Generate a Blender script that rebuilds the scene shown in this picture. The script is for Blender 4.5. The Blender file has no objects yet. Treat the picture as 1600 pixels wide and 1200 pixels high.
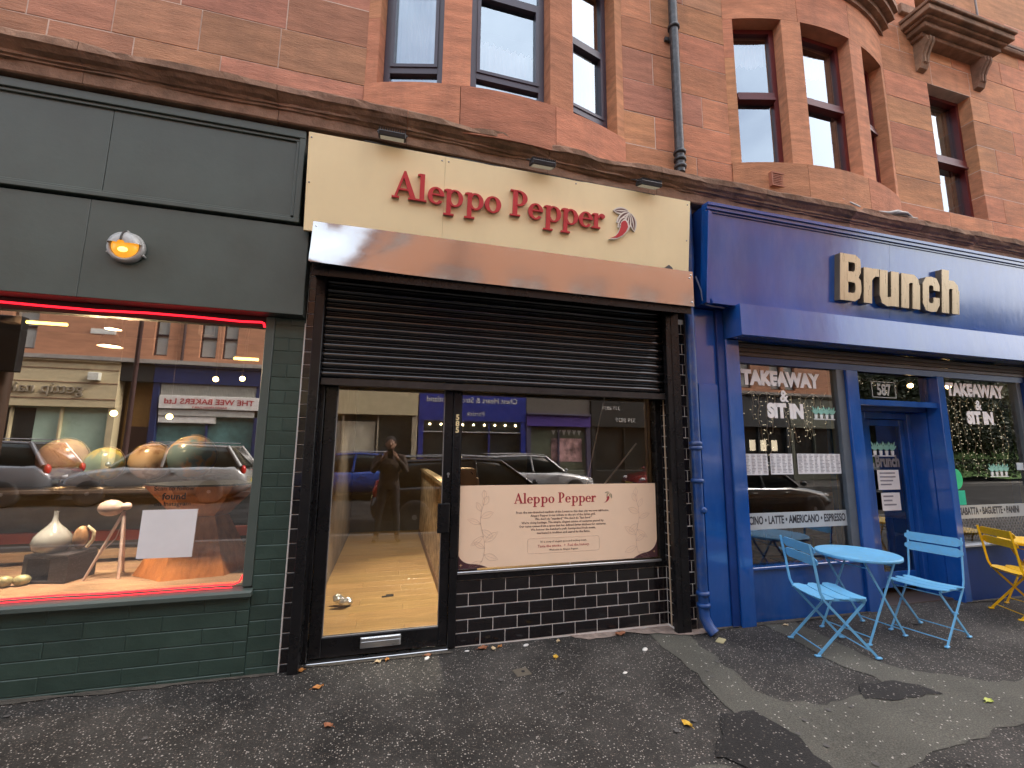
import bpy, math, random
from mathutils import Vector, Matrix, noise as mnoise
random.seed(7)
R = math.radians
sc = bpy.context.scene
col = sc.collection

# ------------------------------------------------------------------ camera
yaw, pit, rol = R(15.43), R(8.18), R(0.574)
fwd = Vector((math.sin(yaw)*math.cos(pit), math.cos(yaw)*math.cos(pit), math.sin(pit)))
rgt = Vector((math.cos(yaw), -math.sin(yaw), 0))
upv = rgt.cross(fwd)
r2 = rgt*math.cos(rol) + upv*math.sin(rol)
u2 = upv*math.cos(rol) - rgt*math.sin(rol)
camd = bpy.data.cameras.new('camera')
cam = bpy.data.objects.new('camera', camd)
col.objects.link(cam)
mw = Matrix(((r2.x, u2.x, -fwd.x, 0.0), (r2.y, u2.y, -fwd.y, -3.6), (r2.z, u2.z, -fwd.z, 1.57), (0, 0, 0, 1)))
cam.matrix_world = mw
camd.sensor_width = 36.0
camd.lens = 36.0*686.0/1600.0
camd.clip_start = 0.02
camd.clip_end = 800.0
sc.camera = cam

# ------------------------------------------------------------------ world, sun, exposure
SUN_EL, SUN_AZ = R(42), R(74)           # azimuth from +Y (behind the tenement) towards +X
wd = bpy.data.worlds.new('World'); sc.world = wd; wd.use_nodes = True
nt = wd.node_tree; nt.nodes.clear()
sky = nt.nodes.new('ShaderNodeTexSky'); sky.sky_type = 'NISHITA'; sky.sun_disc = False
sky.sun_elevation = SUN_EL; sky.sun_rotation = SUN_AZ
sky.air_density = 0.7; sky.dust_density = 9.0; sky.ozone_density = 0.4
bgn = nt.nodes.new('ShaderNodeBackground'); bgn.inputs[1].default_value = 0.15
won = nt.nodes.new('ShaderNodeOutputWorld')
# thin broken cloud over the whole sky
wco = nt.nodes.new('ShaderNodeTexCoord'); wmp = nt.nodes.new('ShaderNodeMapping'); wmp.inputs['Scale'].default_value = (1, 1, 2.2)
wno = nt.nodes.new('ShaderNodeTexNoise'); wno.inputs['Scale'].default_value = 2.2; wno.inputs['Detail'].default_value = 7; wno.inputs['Roughness'].default_value = 0.55
wmr = nt.nodes.new('ShaderNodeMapRange'); wmr.inputs[1].default_value = 0.36; wmr.inputs[2].default_value = 0.66; wmr.inputs[3].default_value = 0.35; wmr.inputs[4].default_value = 0.95
wmx = nt.nodes.new('ShaderNodeMix'); wmx.data_type = 'RGBA'; wmx.inputs[7].default_value = (4.0, 4.3, 4.7, 1)
nt.links.new(wco.outputs['Generated'], wmp.inputs[0]); nt.links.new(wmp.outputs[0], wno.inputs['Vector']); nt.links.new(wno.outputs['Fac'], wmr.inputs[0]); nt.links.new(wmr.outputs[0], wmx.inputs[0])
nt.links.new(sky.outputs[0], wmx.inputs[6]); nt.links.new(wmx.outputs[2], bgn.inputs[0]); nt.links.new(bgn.outputs[0], won.inputs[0])
sund = bpy.data.lights.new('sun', 'SUN'); sund.energy = 1.1; sund.angle = R(10); sund.color = (1.0, 0.96, 0.90)
sun = bpy.data.objects.new('sun', sund); col.objects.link(sun)
tosun = Vector((math.sin(SUN_AZ)*math.cos(SUN_EL), math.cos(SUN_AZ)*math.cos(SUN_EL), math.sin(SUN_EL)))
sun.rotation_euler = tosun.to_track_quat('Z', 'Y').to_euler()
sun.location = (0, 20, 30)
vs = sc.view_settings
vs.view_transform = 'Standard'; vs.look = 'None'; vs.gamma = 1.0; vs.use_curve_mapping = False
vs.exposure = 2.12
sc.cycles.use_denoising = True
sc.cycles.max_bounces = 8; sc.cycles.diffuse_bounces = 3; sc.cycles.glossy_bounces = 4
sc.cycles.transparent_max_bounces = 16; sc.cycles.transmission_bounces = 4
sc.cycles.sample_clamp_indirect = 6.0
sc.cycles.caustics_reflective = False; sc.cycles.caustics_refractive = False

# ------------------------------------------------------------------ materials
def lin(r, g, b):
    f = lambda c: (c/255/12.92) if c <= 10 else ((c/255+0.055)/1.055)**2.4
    return (f(r), f(g), f(b))
MATS = {}
def M(name, c, rough=0.5, metal=0.0, var=0.12, ns=6.0, bump=0.0, bs=60.0, rnd=0.0, stretch=(1, 1, 1), dirt=0.0, dirtc=(0.05, 0.045, 0.04), spec=0.5, rvar=0.1, emit=None, es=0.0, coat=0.0, ds=2.0, streak=0.0, streakc=(.05, .04, .035)):
    """painted / stone / metal surface: colour mottling, wear, fine relief, per-object tint"""
    if name in MATS: return MATS[name]
    m = bpy.data.materials.new(name); m.use_nodes = True; MATS[name] = m
    t = m.node_tree; N = t.nodes; L = t.links
    b = N['Principled BSDF']
    co = N.new('ShaderNodeTexCoord'); mp = N.new('ShaderNodeMapping'); mp.inputs['Scale'].default_value = stretch
    L.new(co.outputs['Object'], mp.inputs[0])
    n1 = N.new('ShaderNodeTexNoise'); n1.inputs['Scale'].default_value = ns; n1.inputs['Detail'].default_value = 6; n1.inputs['Roughness'].default_value = 0.6
    L.new(mp.outputs[0], n1.inputs['Vector'])
    mx = N.new('ShaderNodeMix'); mx.data_type = 'RGBA'
    mx.inputs[6].default_value = (*[max(0, x*(1-var)) for x in c], 1); mx.inputs[7].default_value = (*[min(1, x*(1+var)) for x in c], 1)
    rp = N.new('ShaderNodeMapRange'); rp.inputs[1].default_value = 0.3; rp.inputs[2].default_value = 0.7
    L.new(n1.outputs['Fac'], rp.inputs[0]); L.new(rp.outputs[0], mx.inputs[0])
    out = mx.outputs[2]
    if streak > 0:
        ms_ = N.new('ShaderNodeMapping'); ms_.inputs['Scale'].default_value = (2.6, 2.6, .5); L.new(co.outputs['Object'], ms_.inputs[0])
        ns_ = N.new('ShaderNodeTexNoise'); ns_.inputs['Scale'].default_value = 1.0; ns_.inputs['Detail'].default_value = 8; ns_.inputs['Roughness'].default_value = .7; L.new(ms_.outputs[0], ns_.inputs['Vector'])
        rs_ = N.new('ShaderNodeMapRange'); rs_.inputs[1].default_value = .5; rs_.inputs[2].default_value = .78; rs_.inputs[4].default_value = streak; L.new(ns_.outputs['Fac'], rs_.inputs[0])
        mk_ = N.new('ShaderNodeMix'); mk_.data_type = 'RGBA'; mk_.inputs[7].default_value = (*streakc, 1); L.new(rs_.outputs[0], mk_.inputs[0]); L.new(out, mk_.inputs[6]); out = mk_.outputs[2]
    if rnd > 0:
        ov = N.new('ShaderNodeObjectInfo'); om = N.new('ShaderNodeVectorMath'); om.operation = 'SCALE'; om.inputs[0].default_value = (37.0, 11.0, 53.0); L.new(ov.outputs['Random'], om.inputs['Scale'])
        L.new(om.outputs[0], mp.inputs['Location'])
        oi = N.new('ShaderNodeObjectInfo'); hs = N.new('ShaderNodeHueSaturation')
        a = N.new('ShaderNodeMapRange'); a.inputs[3].default_value = 1-rnd; a.inputs[4].default_value = 1+rnd*0.8
        L.new(oi.outputs['Random'], a.inputs[0]); L.new(a.outputs[0], hs.inputs['Value'])
        mu = N.new('ShaderNodeMath'); mu.operation = 'MULTIPLY'; mu.inputs[1].default_value = 7.31
        fr = N.new('ShaderNodeMath'); fr.operation = 'FRACT'
        L.new(oi.outputs['Random'], mu.inputs[0]); L.new(mu.outputs[0], fr.inputs[0])
        h2 = N.new('ShaderNodeMapRange'); h2.inputs[3].default_value = 0.5-rnd*0.055; h2.inputs[4].default_value = 0.5+rnd*0.055
        L.new(fr.outputs[0], h2.inputs[0]); L.new(h2.outputs[0], hs.inputs['Hue'])
        L.new(out, hs.inputs['Color']); out = hs.outputs[0]
    if dirt > 0:
        n3 = N.new('ShaderNodeTexNoise'); n3.inputs['Scale'].default_value = ds; n3.inputs['Detail'].default_value = 9; n3.inputs['Roughness'].default_value = 0.7
        L.new(mp.outputs[0], n3.inputs['Vector'])
        r3 = N.new('ShaderNodeMapRange'); r3.inputs[1].default_value = 0.48; r3.inputs[2].default_value = 0.75; r3.inputs[4].default_value = dirt
        L.new(n3.outputs['Fac'], r3.inputs[0])
        m3 = N.new('ShaderNodeMix'); m3.data_type = 'RGBA'; m3.inputs[7].default_value = (*dirtc, 1)
        L.new(r3.outputs[0], m3.inputs[0]); L.new(out, m3.inputs[6]); out = m3.outputs[2]
    L.new(out, b.inputs['Base Color'])
    rr = N.new('ShaderNodeMapRange'); rr.inputs[3].default_value = max(0.02, rough-rvar); rr.inputs[4].default_value = min(1, rough+rvar)
    L.new(n1.outputs['Fac'], rr.inputs[0]); L.new(rr.outputs[0], b.inputs['Roughness'])
    b.inputs['Metallic'].default_value = metal
    b.inputs['Specular IOR Level'].default_value = spec
    if coat: b.inputs['Coat Weight'].default_value = coat; b.inputs['Coat Roughness'].default_value = 0.08
    if bump > 0:
        n2 = N.new('ShaderNodeTexNoise'); n2.inputs['Scale'].default_value = bs; n2.inputs['Detail'].default_value = 8; n2.inputs['Roughness'].default_value = 0.65
        L.new(mp.outputs[0], n2.inputs['Vector'])
        bp = N.new('ShaderNodeBump'); bp.inputs['Strength'].default_value = bump; bp.inputs['Distance'].default_value = 0.01
        L.new(n2.outputs['Fac'], bp.inputs['Height']); L.new(bp.outputs[0], b.inputs['Normal'])
    if emit:
        b.inputs['Emission Color'].default_value = (*emit, 1); b.inputs['Emission Strength'].default_value = es
    return m

def glass(name, base=0.05, k=2.2, tint=(0.9, 0.93, 0.92), rough=0.0, gcol=(1, 1, 1)):
    if name in MATS: return MATS[name]
    m = bpy.data.materials.new(name); m.use_nodes = True; MATS[name] = m
    t = m.node_tree; N = t.nodes; L = t.links; N.remove(N['Principled BSDF'])
    o = N['Material Output']; tr = N.new('ShaderNodeBsdfTransparent'); tr.inputs[0].default_value = (*tint, 1)
    gl = N.new('ShaderNodeBsdfGlossy'); gl.inputs['Roughness'].default_value = rough; gl.inputs[0].default_value = (*gcol, 1)
    fr = N.new('ShaderNodeFresnel'); fr.inputs[0].default_value = 1.5
    ma = N.new('ShaderNodeMath'); ma.operation = 'MULTIPLY_ADD'; ma.inputs[1].default_value = k; ma.inputs[2].default_value = base; ma.use_clamp = True
    L.new(fr.outputs[0], ma.inputs[0])
    co = N.new('ShaderNodeTexCoord'); nz = N.new('ShaderNodeTexNoise'); nz.inputs['Scale'].default_value = 1.3; nz.inputs['Detail'].default_value = 1
    bp = N.new('ShaderNodeBump'); bp.inputs['Strength'].default_value = 0.025; bp.inputs['Distance'].default_value = 0.02
    L.new(co.outputs['Object'], nz.inputs['Vector']); L.new(nz.outputs['Fac'], bp.inputs['Height']); L.new(bp.outputs[0], gl.inputs['Normal'])
    mx = N.new('ShaderNodeMixShader'); L.new(ma.outputs[0], mx.inputs[0]); L.new(tr.outputs[0], mx.inputs[1]); L.new(gl.outputs[0], mx.inputs[2])
    L.new(mx.outputs[0], o.inputs[0]); return m

def emis(name, c, s):
    return M(name, c, 0.4, var=0.02, emit=c, es=s)

# ------------------------------------------------------------------ mesh helpers
class MB:
    def __init__(s): s.v = []; s.f = []; s.mi = []; s.sm = []; s.cm = 0; s.cs = False
    def add(s, vs, fs, smooth=None):
        o = len(s.v); s.v += [tuple(p) for p in vs]
        for f in fs: s.f.append([i+o for i in f]); s.mi.append(s.cm); s.sm.append(s.cs if smooth is None else smooth)
        return s
    def box(s, x0, x1, y0, y1, z0, z1, b=0.0):
        if x1 < x0: x0, x1 = x1, x0
        if y1 < y0: y0, y1 = y1, y0
        if z1 < z0: z0, z1 = z1, z0
        if b <= 0:
            v = [(x, y, z) for x in (x0, x1) for y in (y0, y1) for z in (z0, z1)]
            return s.add(v, [(0, 1, 3, 2), (4, 6, 7, 5), (0, 4, 5, 1), (2, 3, 7, 6), (0, 2, 6, 4), (1, 5, 7, 3)], False)
        b = min(b, (x1-x0)*.45, (y1-y0)*.45, (z1-z0)*.45)
        v = []; idx = {}
        for i, (X, sx) in enumerate(((x0, 1), (x1, -1))):
            for j, (Y, sy) in enumerate(((y0, 1), (y1, -1))):
                for k, (Z, sz) in enumerate(((z0, 1), (z1, -1))):
                    idx[i, j, k] = len(v)
                    v += [(X, Y+sy*b, Z+sz*b), (X+sx*b, Y, Z+sz*b), (X+sx*b, Y+sy*b, Z)]
        f = []
        I = lambda i, j, k, a: idx[i, j, k]+a
        for i in (0, 1):
            q = [I(i, 0, 0, 0), I(i, 0, 1, 0), I(i, 1, 1, 0), I(i, 1, 0, 0)]; f.append(q if i == 0 else q[::-1])
        for j in (0, 1):
            q = [I(0, j, 0, 1), I(1, j, 0, 1), I(1, j, 1, 1), I(0, j, 1, 1)]; f.append(q if j == 0 else q[::-1])
        for k in (0, 1):
            q = [I(0, 0, k, 2), I(0, 1, k, 2), I(1, 1, k, 2), I(1, 0, k, 2)]; f.append(q if k == 0 else q[::-1])
        for i in (0, 1):
            for j in (0, 1):
                q = [I(i, j, 0, 0), I(i, j, 0, 1), I(i, j, 1, 1), I(i, j, 1, 0)]; f.append(q if (i ^ j) == 1 else q[::-1])
            for k in (0, 1):
                q = [I(i, 0, k, 0), I(i, 0, k, 2), I(i, 1, k, 2), I(i, 1, k, 0)]; f.append(q if (i ^ k) == 0 else q[::-1])
        for j in (0, 1):
            for k in (0, 1):
                q = [I(0, j, k, 1), I(0, j, k, 2), I(1, j, k, 2), I(1, j, k, 1)]; f.append(q if (j ^ k) == 1 else q[::-1])
        for i in (0, 1):
            for j in (0, 1):
                for k in (0, 1):
                    q = [I(i, j, k, 0), I(i, j, k, 1), I(i, j, k, 2)]; f.append(q if (i ^ j ^ k) == 0 else q[::-1])
        return s.add(v, f, False)
    def prism(s, pts, axis, a, b, smooth=False):
        """polygon (u,v) extruded along axis from a to b. axis 'x': (y,z); 'y': (x,z); 'z': (x,y)"""
        n = len(pts)
        mk = {'x': lambda u, v, w: (w, u, v), 'y': lambda u, v, w: (u, w, v), 'z': lambda u, v, w: (u, v, w)}[axis]
        v = [mk(p[0], p[1], a) for p in pts]+[mk(p[0], p[1], b) for p in pts]
        fs = [[i, (i+1) % n, n+(i+1) % n, n+i] for i in range(n)]
        s.add(v, fs, smooth); s.add(v[:n], [list(range(n))[::-1]], False); s.add(v[n:], [list(range(n))], False)
        return s
    def tube(s, path, r, n=8, closed=False):
        P = [Vector(p) for p in path]; m = len(P); rings = []
        up = None
        for i in range(m):
            a = P[i-1] if (i > 0 or closed) else P[i]; c = P[(i+1) % m] if (i < m-1 or closed) else P[i]
            t = (c-a)
            if t.length < 1e-9: t = Vector((0, 0, 1))
            t.normalize()
            if up is None or abs(up.dot(t)) > 0.98: up = Vector((0, 0, 1)) if abs(t.z) < 0.9 else Vector((0, 1, 0))
            x = t.cross(up).normalized(); y = x.cross(t).normalized(); up = y
            rr = r[i] if isinstance(r, (list, tuple)) else r
            rings.append([P[i]+x*rr*math.cos(2*math.pi*k/n)+y*rr*math.sin(2*math.pi*k/n) for k in range(n)])
        v = [p for rg in rings for p in rg]; fs = []
        for i in range(m if closed else m-1):
            j = (i+1) % m
            for k in range(n): fs.append([i*n+k, i*n+(k+1) % n, j*n+(k+1) % n, j*n+k])
        s.add(v, fs, True)
        if not closed: s.add(rings[0], [list(range(n))[::-1]], False); s.add(rings[-1], [list(range(n))], False)
        return s
    def bar(s, a, b, w, t, side):
        """flat bar from a to b, width w along 'side', thickness t"""
        a = Vector(a); b = Vector(b); d = (b-a).normalized(); sd = Vector(side); sd = (sd-d*sd.dot(d)).normalized(); n = d.cross(sd)
        v = []
        for p in (a, b):
            for (i, j) in ((-1, -1), (1, -1), (1, 1), (-1, 1)): v.append(p+sd*w/2*i+n*t/2*j)
        return s.add(v, [(0, 1, 2, 3), (7, 6, 5, 4), (0, 4, 5, 1), (1, 5, 6, 2), (2, 6, 7, 3), (3, 7, 4, 0)], False)
    def lathe(s, prof, n=24, c=(0, 0, 0), axis='z', smooth=True):
        v = []; m = len(prof)
        for (r, h) in prof:
            for k in range(n):
                a = 2*math.pi*k/n; x, y = r*math.cos(a), r*math.sin(a)
                p = (x, y, h) if axis == 'z' else ((x, -h, y) if axis == 'y' else (h, x, y))
                v.append((p[0]+c[0], p[1]+c[1], p[2]+c[2]))
        fs = [[i*n+k, i*n+(k+1) % n, (i+1)*n+(k+1) % n, (i+1)*n+k] for i in range(m-1) for k in range(n)]
        s.add(v, fs, smooth)
        s.add(v[:n], [list(range(n))[::-1]], False); s.add(v[-n:], [list(range(n))], False)
        return s
    def ball(s, c, r, n=20, m=12, sc_=(1, 1, 1)):
        v = []; fs = []
        for i in range(m+1):
            t = math.pi*i/m
            for k in range(n):
                a = 2*math.pi*k/n; v.append((c[0]+r*sc_[0]*math.sin(t)*math.cos(a), c[1]+r*sc_[1]*math.sin(t)*math.sin(a), c[2]+r*sc_[2]*math.cos(t)))
        for i in range(m):
            for k in range(n): fs.append([i*n+k, (i+1)*n+k, (i+1)*n+(k+1) % n, i*n+(k+1) % n])
        return s.add(v, fs, True)
    def arc(s, xc, yc, r0, r1, a0, a1, z0, z1, n=10):
        """curved wall piece; angle from the -Y direction, positive to +X"""
        v = []
        for i in range(n+1):
            a = a0+(a1-a0)*i/n; sx, cy = math.sin(a), -math.cos(a)
            for (r, z) in ((r0, z0), (r1, z0), (r1, z1), (r0, z1)): v.append((xc+r*sx, yc+r*cy, z))
        fs = []
        for i in range(n):
            for k in range(4): fs.append([i*4+k, i*4+(k+1) % 4, (i+1)*4+(k+1) % 4, (i+1)*4+k])
        fs += [[3, 2, 1, 0], [n*4+k for k in range(4)]]
        return s.add(v, fs, False)
    def mesh(s, name, mats):
        me = bpy.data.meshes.new(name); me.from_pydata(s.v, [], s.f)
        for m in (mats if isinstance(mats, (list, tuple)) else [mats]): me.materials.append(m)
        me.polygons.foreach_set('material_index', s.mi); me.polygons.foreach_set('use_smooth', s.sm)
        me.update(); return me
    def build(s, name, mats, parent=None, label=None):
        return link(name, s.mesh(name, mats), parent, label)

INPLACE = set()
def link(name, me, parent=None, label=None):
    o = bpy.data.objects.new(name, me); col.objects.link(o)
    if parent is not None: adopt(o, parent)
    if label: o['label'] = label
    return o
def root_of(o):
    while o.parent is not None: o = o.parent
    return o
def adopt(o, parent):
    o.parent = parent
    if parent.type == 'EMPTY' and parent.name in INPLACE:
        o.matrix_parent_inverse = Matrix.Translation(-parent.location)
def thing(name, label, cat, loc=(0, 0, 0), rz=0.0, group=None, inplace=False, kind=None):
    o = bpy.data.objects.new(name, None); col.objects.link(o); o.empty_display_size = 0.1
    o.location = loc; o.rotation_euler = (0, 0, rz)
    if inplace: INPLACE.add(o.name)
    return tag(o, label, cat, group, kind)
def tag(o, label, cat=None, group=None, kind=None):
    o['label'] = label
    if cat: o['category'] = cat
    if group: o['group'] = group
    if kind: o['kind'] = kind
    return o
def struct(name, mb, mat, label=None):
    o = mb.build(name, mat); o['kind'] = 'structure'
    if label: o['label'] = label
    return o
def copytree(o, parent=None):
    c = o.copy(); col.objects.link(c)
    c.parent = parent
    for ch in list(o.children): copytree(ch, c)
    return c

def text_mesh(txt, size, ext=0.0005, off=0.0, align='CENTER', sx=1.0, flip=False, res=3, lh=1.0, shear=0.0, sp=1.0):
    """flat lettering in the x-z plane facing -Y (flip: facing +Y), baseline at z=0"""
    cu = bpy.data.curves.new('t', 'FONT'); cu.body = txt; cu.size = size; cu.extrude = ext; cu.offset = off
    cu.align_x = align; cu.resolution_u = res; cu.space_line = lh; cu.shear = shear; cu.space_character = sp
    o = bpy.data.objects.new('t', cu); col.objects.link(o)
    dg = bpy.context.evaluated_depsgraph_get()
    me = bpy.data.meshes.new_from_object(o.evaluated_get(dg))
    bpy.data.objects.remove(o); bpy.data.curves.remove(cu)
    for v in me.vertices:
        x, y, z = v.co
        v.co = (-x*sx, z, y) if flip else (x*sx, -z, y)
    me.update(); return me
def lettering(name, txt, loc, size, mat, parent, label=None, **k):
    me = text_mesh(txt, size, **k); me.name = name; me.materials.clear(); me.materials.append(mat)
    for v in me.vertices: v.co += Vector(loc)
    return link(name, me, parent, label)
# ------------------------------------------------------------------ ground
def gz(x): return -0.012*max(-4.0, min(9.0, x))
def asphalt(name, c, chips, chipc, prob, scale=62.0, bump=0.55, big=0.25, spec=.35, rough=.72):
    m = bpy.data.materials.new(name); m.use_nodes = True; t = m.node_tree; N = t.nodes; L = t.links; b = N['Principled BSDF']
    co = N.new('ShaderNodeTexCoord')
    n1 = N.new('ShaderNodeTexNoise'); n1.inputs['Scale'].default_value = 1.6; n1.inputs['Detail'].default_value = 7; n1.inputs['Roughness'].default_value = .65
    n2 = N.new('ShaderNodeTexNoise'); n2.inputs['Scale'].default_value = 130; n2.inputs['Detail'].default_value = 4
    for n in (n1, n2): L.new(co.outputs['Object'], n.inputs['Vector'])
    mx = N.new('ShaderNodeMix'); mx.data_type = 'RGBA'
    mx.inputs[6].default_value = (*[x*(1-big*1.5) for x in c], 1); mx.inputs[7].default_value = (*[x*(1+big*1.5) for x in c], 1)
    rp = N.new('ShaderNodeMapRange'); rp.inputs[1].default_value = .35; rp.inputs[2].default_value = .65
    L.new(n1.outputs['Fac'], rp.inputs[0]); L.new(rp.outputs[0], mx.inputs[0])
    m2 = N.new('ShaderNodeMix'); m2.data_type = 'RGBA'; m2.blend_type = 'MULTIPLY'; m2.inputs[0].default_value = .8
    r2_ = N.new('ShaderNodeMapRange'); r2_.inputs[1].default_value = .3; r2_.inputs[2].default_value = .7; r2_.inputs[3].default_value = .35; r2_.inputs[4].default_value = 1.5
    L.new(n2.outputs['Fac'], r2_.inputs[0]); L.new(mx.outputs[2], m2.inputs[6]); L.new(r2_.outputs[0], m2.inputs[7])
    out = m2.outputs[2]; hs = []
    for (s_, pr, rad, cc) in ((scale, prob, .34, chipc), (scale*.55, prob*.35, .27, [x*.8 for x in chipc]), (scale*1.3, prob*1.2, .4, (.16, .13, .11))):
        vo = N.new('ShaderNodeTexVoronoi'); vo.inputs['Scale'].default_value = s_; L.new(co.outputs['Object'], vo.inputs['Vector'])
        sp = N.new('ShaderNodeSeparateColor'); L.new(vo.outputs['Color'], sp.inputs[0])
        lt = N.new('ShaderNodeMath'); lt.operation = 'LESS_THAN'; lt.inputs[1].default_value = pr; L.new(sp.outputs[0], lt.inputs[0])
        sm = N.new('ShaderNodeMapRange'); sm.inputs[1].default_value = rad; sm.inputs[2].default_value = rad*.7; L.new(vo.outputs['Distance'], sm.inputs[0])
        ml = N.new('ShaderNodeMath'); ml.operation = 'MULTIPLY'; L.new(lt.outputs[0], ml.inputs[0]); L.new(sm.outputs[0], ml.inputs[1])
        ml2 = N.new('ShaderNodeMath'); ml2.operation = 'MULTIPLY'; ml2.inputs[1].default_value = chips; L.new(ml.outputs[0], ml2.inputs[0])
        mm = N.new('ShaderNodeMix'); mm.data_type = 'RGBA'; mm.inputs[7].default_value = (*cc, 1)
        L.new(ml2.outputs[0], mm.inputs[0]); L.new(out, mm.inputs[6]); out = mm.outputs[2]
    L.new(out, b.inputs['Base Color']); b.inputs['Roughness'].default_value = rough; b.inputs['Specular IOR Level'].default_value = spec
    bp = N.new('ShaderNodeBump'); bp.inputs['Strength'].default_value = bump; bp.inputs['Distance'].default_value = .006
    L.new(n2.outputs['Fac'], bp.inputs['Height']); L.new(bp.outputs[0], b.inputs['Normal'])
    return m
A_PAVE = asphalt('asphalt_pavement', (.035, .0325, .029), .8, (.5, .46, .41), .24, scale=76, big=.42)
A_PATCH = asphalt('worn_patch', (.092, .089, .073), .8, (.62, .58, .52), .06, bump=.25, big=.12)
A_DARK = asphalt('dark_tar', (.018, .017, .016), .7, (.4, .36, .33), .12)
A_ROAD = asphalt('asphalt_road', (.03, .03, .03), .5, (.2, .2, .2), .1, spec=.08, rough=.95)

def strip(xs, y0, y1, dz=0.0):
    mb = MB(); v = []
    for x in xs: v += [(x, y0, gz(x)+dz), (x, y1, gz(x)+dz)]
    mb.add(v, [(2*i, 2*i+2, 2*i+3, 2*i+1) for i in range(len(xs)-1)]); return mb
XS = [-90, -30, -4, 9, 30, 90]
g = MB(); g.add([(-400, -400, -1.2), (400, -400, -1.2), (400, 400, -1.2), (-400, 400, -1.2)], [(0, 1, 2, 3)])
struct('ground', g, A_ROAD)
struct('pavement', strip(XS, -4.55, 0.4), A_PAVE)
struct('road', strip(XS, -12.6, -4.7, -.13), A_ROAD)
struct('opposite_pavement', strip(XS, -60, -12.75), A_PAVE)
KERB = M('kerb_granite', (.10, .10, .098), .7, bump=.3, bs=90)
for nm, (a, b_) in (('kerb', (-4.7, -4.55)), ('opposite_kerb', (-12.75, -12.6))):
    k = MB()
    for i in range(len(XS)-1):
        x0, x1 = XS[i], XS[i+1]; v = []
        for x in (x0, x1):
            for (y, z) in ((a, -.3), (b_, -.3), (b_, .004), (a, .004)): v.append((x, y, z+gz(x)))
        k.add(v, [(0, 4, 5, 1), (1, 5, 6, 2), (2, 6, 7, 3), (3, 7, 4, 0)])
    struct(nm, k, KERB)
def ragged(pts, amp=.03, step=.12, seed=0):
    out = []; n = len(pts)
    for i in range(n):
        a = Vector((*pts[i], 0)); b = Vector((*pts[(i+1) % n], 0)); k = max(1, int((b-a).length/step))
        nn = Vector((-(b-a).y, (b-a).x, 0)).normalized()
        for j in range(k):
            p = a.lerp(b, j/k); q = mnoise.noise(Vector((p.x*5.1+seed, p.y*5.1, seed)))+.5*mnoise.noise(Vector((p.x*17+seed, p.y*17, 3)))
            p = p+nn*q*amp; out.append((p.x, p.y))
    return out
def patch(name, pts, mat, dz, amp=.035, seed=0):
    mb = MB(); p = ragged(pts, amp, .06, seed)
    mb.add([(x, y, gz(x)+dz) for (x, y) in p], [list(range(len(p)))])
    return struct(name, mb, mat)
# the paler trench repairs: two arms from the wall joined by a band along the pavement
patch('pavement_patch', [(2.27, .06), (2.62, .06), (2.56, -.28), (2.49, -.62), (2.46, -.95), (2.52, -1.1), (2.75, -1.2), (3.02, -1.17), (3.38, -1.12), (3.44, -1.0), (3.36, -.75), (3.40, -.45), (3.43, -.02), (3.78, -.02), (3.74, -.45), (3.72, -.78), (3.82, -1.02), (4.2, -1.22), (5.0, -1.35), (5.0, -1.7), (3.7, -1.64), (3.1, -1.66), (2.7, -1.72), (2.4, -1.78), (2.0, -1.75), (2.03, -1.45), (2.12, -1.05), (2.19, -.6), (2.23, -.25)], A_PATCH, .004, .05, 1)
patch('pavement_patch', [(1.0, -1.75), (1.38, -1.48), (1.72, -1.5), (1.92, -1.8), (1.6, -2.2), (.6, -2.3)], A_PATCH, .004, .04, 2)
patch('tar_stain', [(2.02, -1.12), (2.22, -1.16), (2.3, -1.3), (2.24, -1.62), (2.15, -1.8), (1.9, -1.7), (1.7, -1.42), (1.9, -1.32)], A_DARK, .008, .07, 3)
patch('tar_stain', [(3.2, -1.08), (3.46, -1.06), (3.62, -1.16), (3.66, -1.28), (3.3, -1.26), (3.05, -1.2)], A_DARK, .008, .05, 4)
patch('rubble_mortar', [(2.0, .13), (2.2, .02), (2.45, -.03), (2.62, -.1), (2.86, -.12), (2.9, .02), (2.7, .05), (2.6, .13)], M('broken_mortar', (.30, .23, .19), .9, bump=1.0, bs=40, var=.35, ns=20), .010, .04, 5)
patch('rubble_mortar', [(1.55, .12), (2.05, .12), (1.95, .03), (1.7, .02)], MATS['broken_mortar'], .006, .03, 6)

GRIME = M('wall_foot_grime', (.075, .065, .052), .95, var=.4, ns=14, bump=.8, bs=40)
patch('dust_line', [(-7, .0), (-.68, .0), (-.68, -.035), (-2, -.05), (-4, -.03), (-7, -.04)], GRIME, .006, .035, 8)
patch('dust_line', [(2.9, .0), (4.8, .0), (4.8, -.03), (3.9, -.045), (2.9, -.05)], GRIME, .009, .03, 9)
patch('dust_line', [(6.2, .0), (8.2, .0), (8.2, -.03), (7, -.05), (6.2, -.03)], GRIME, .009, .03, 10)
patch('dust_line', [(-.5, .06), (.55, .06), (.55, .03), (0, .02), (-.5, .025)], GRIME, .006, .02, 11)
gm = MB(); rg = random.Random(21)
for q in range(90):
    x_, y_ = rg.uniform(-2.5, 5.5), -rg.uniform(.15, 2.6); r_ = rg.uniform(.008, .02)
    pts_ = [(x_+r_*rg.uniform(.75, 1.1)*math.cos(R(36*k)), y_+r_*rg.uniform(.75, 1.1)*math.sin(R(36*k))) for k in range(10)]
    gm.add([(a, b, gz(a)+.0095) for a, b in pts_], [list(range(10))])
gmo = gm.build('chewing_gum_spots', M('old_gum', (.09, .085, .08), .8)); gmo['kind'] = 'stuff'; gmo['label'] = 'flattened grey chewing gum spots scattered over the pavement'

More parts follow.
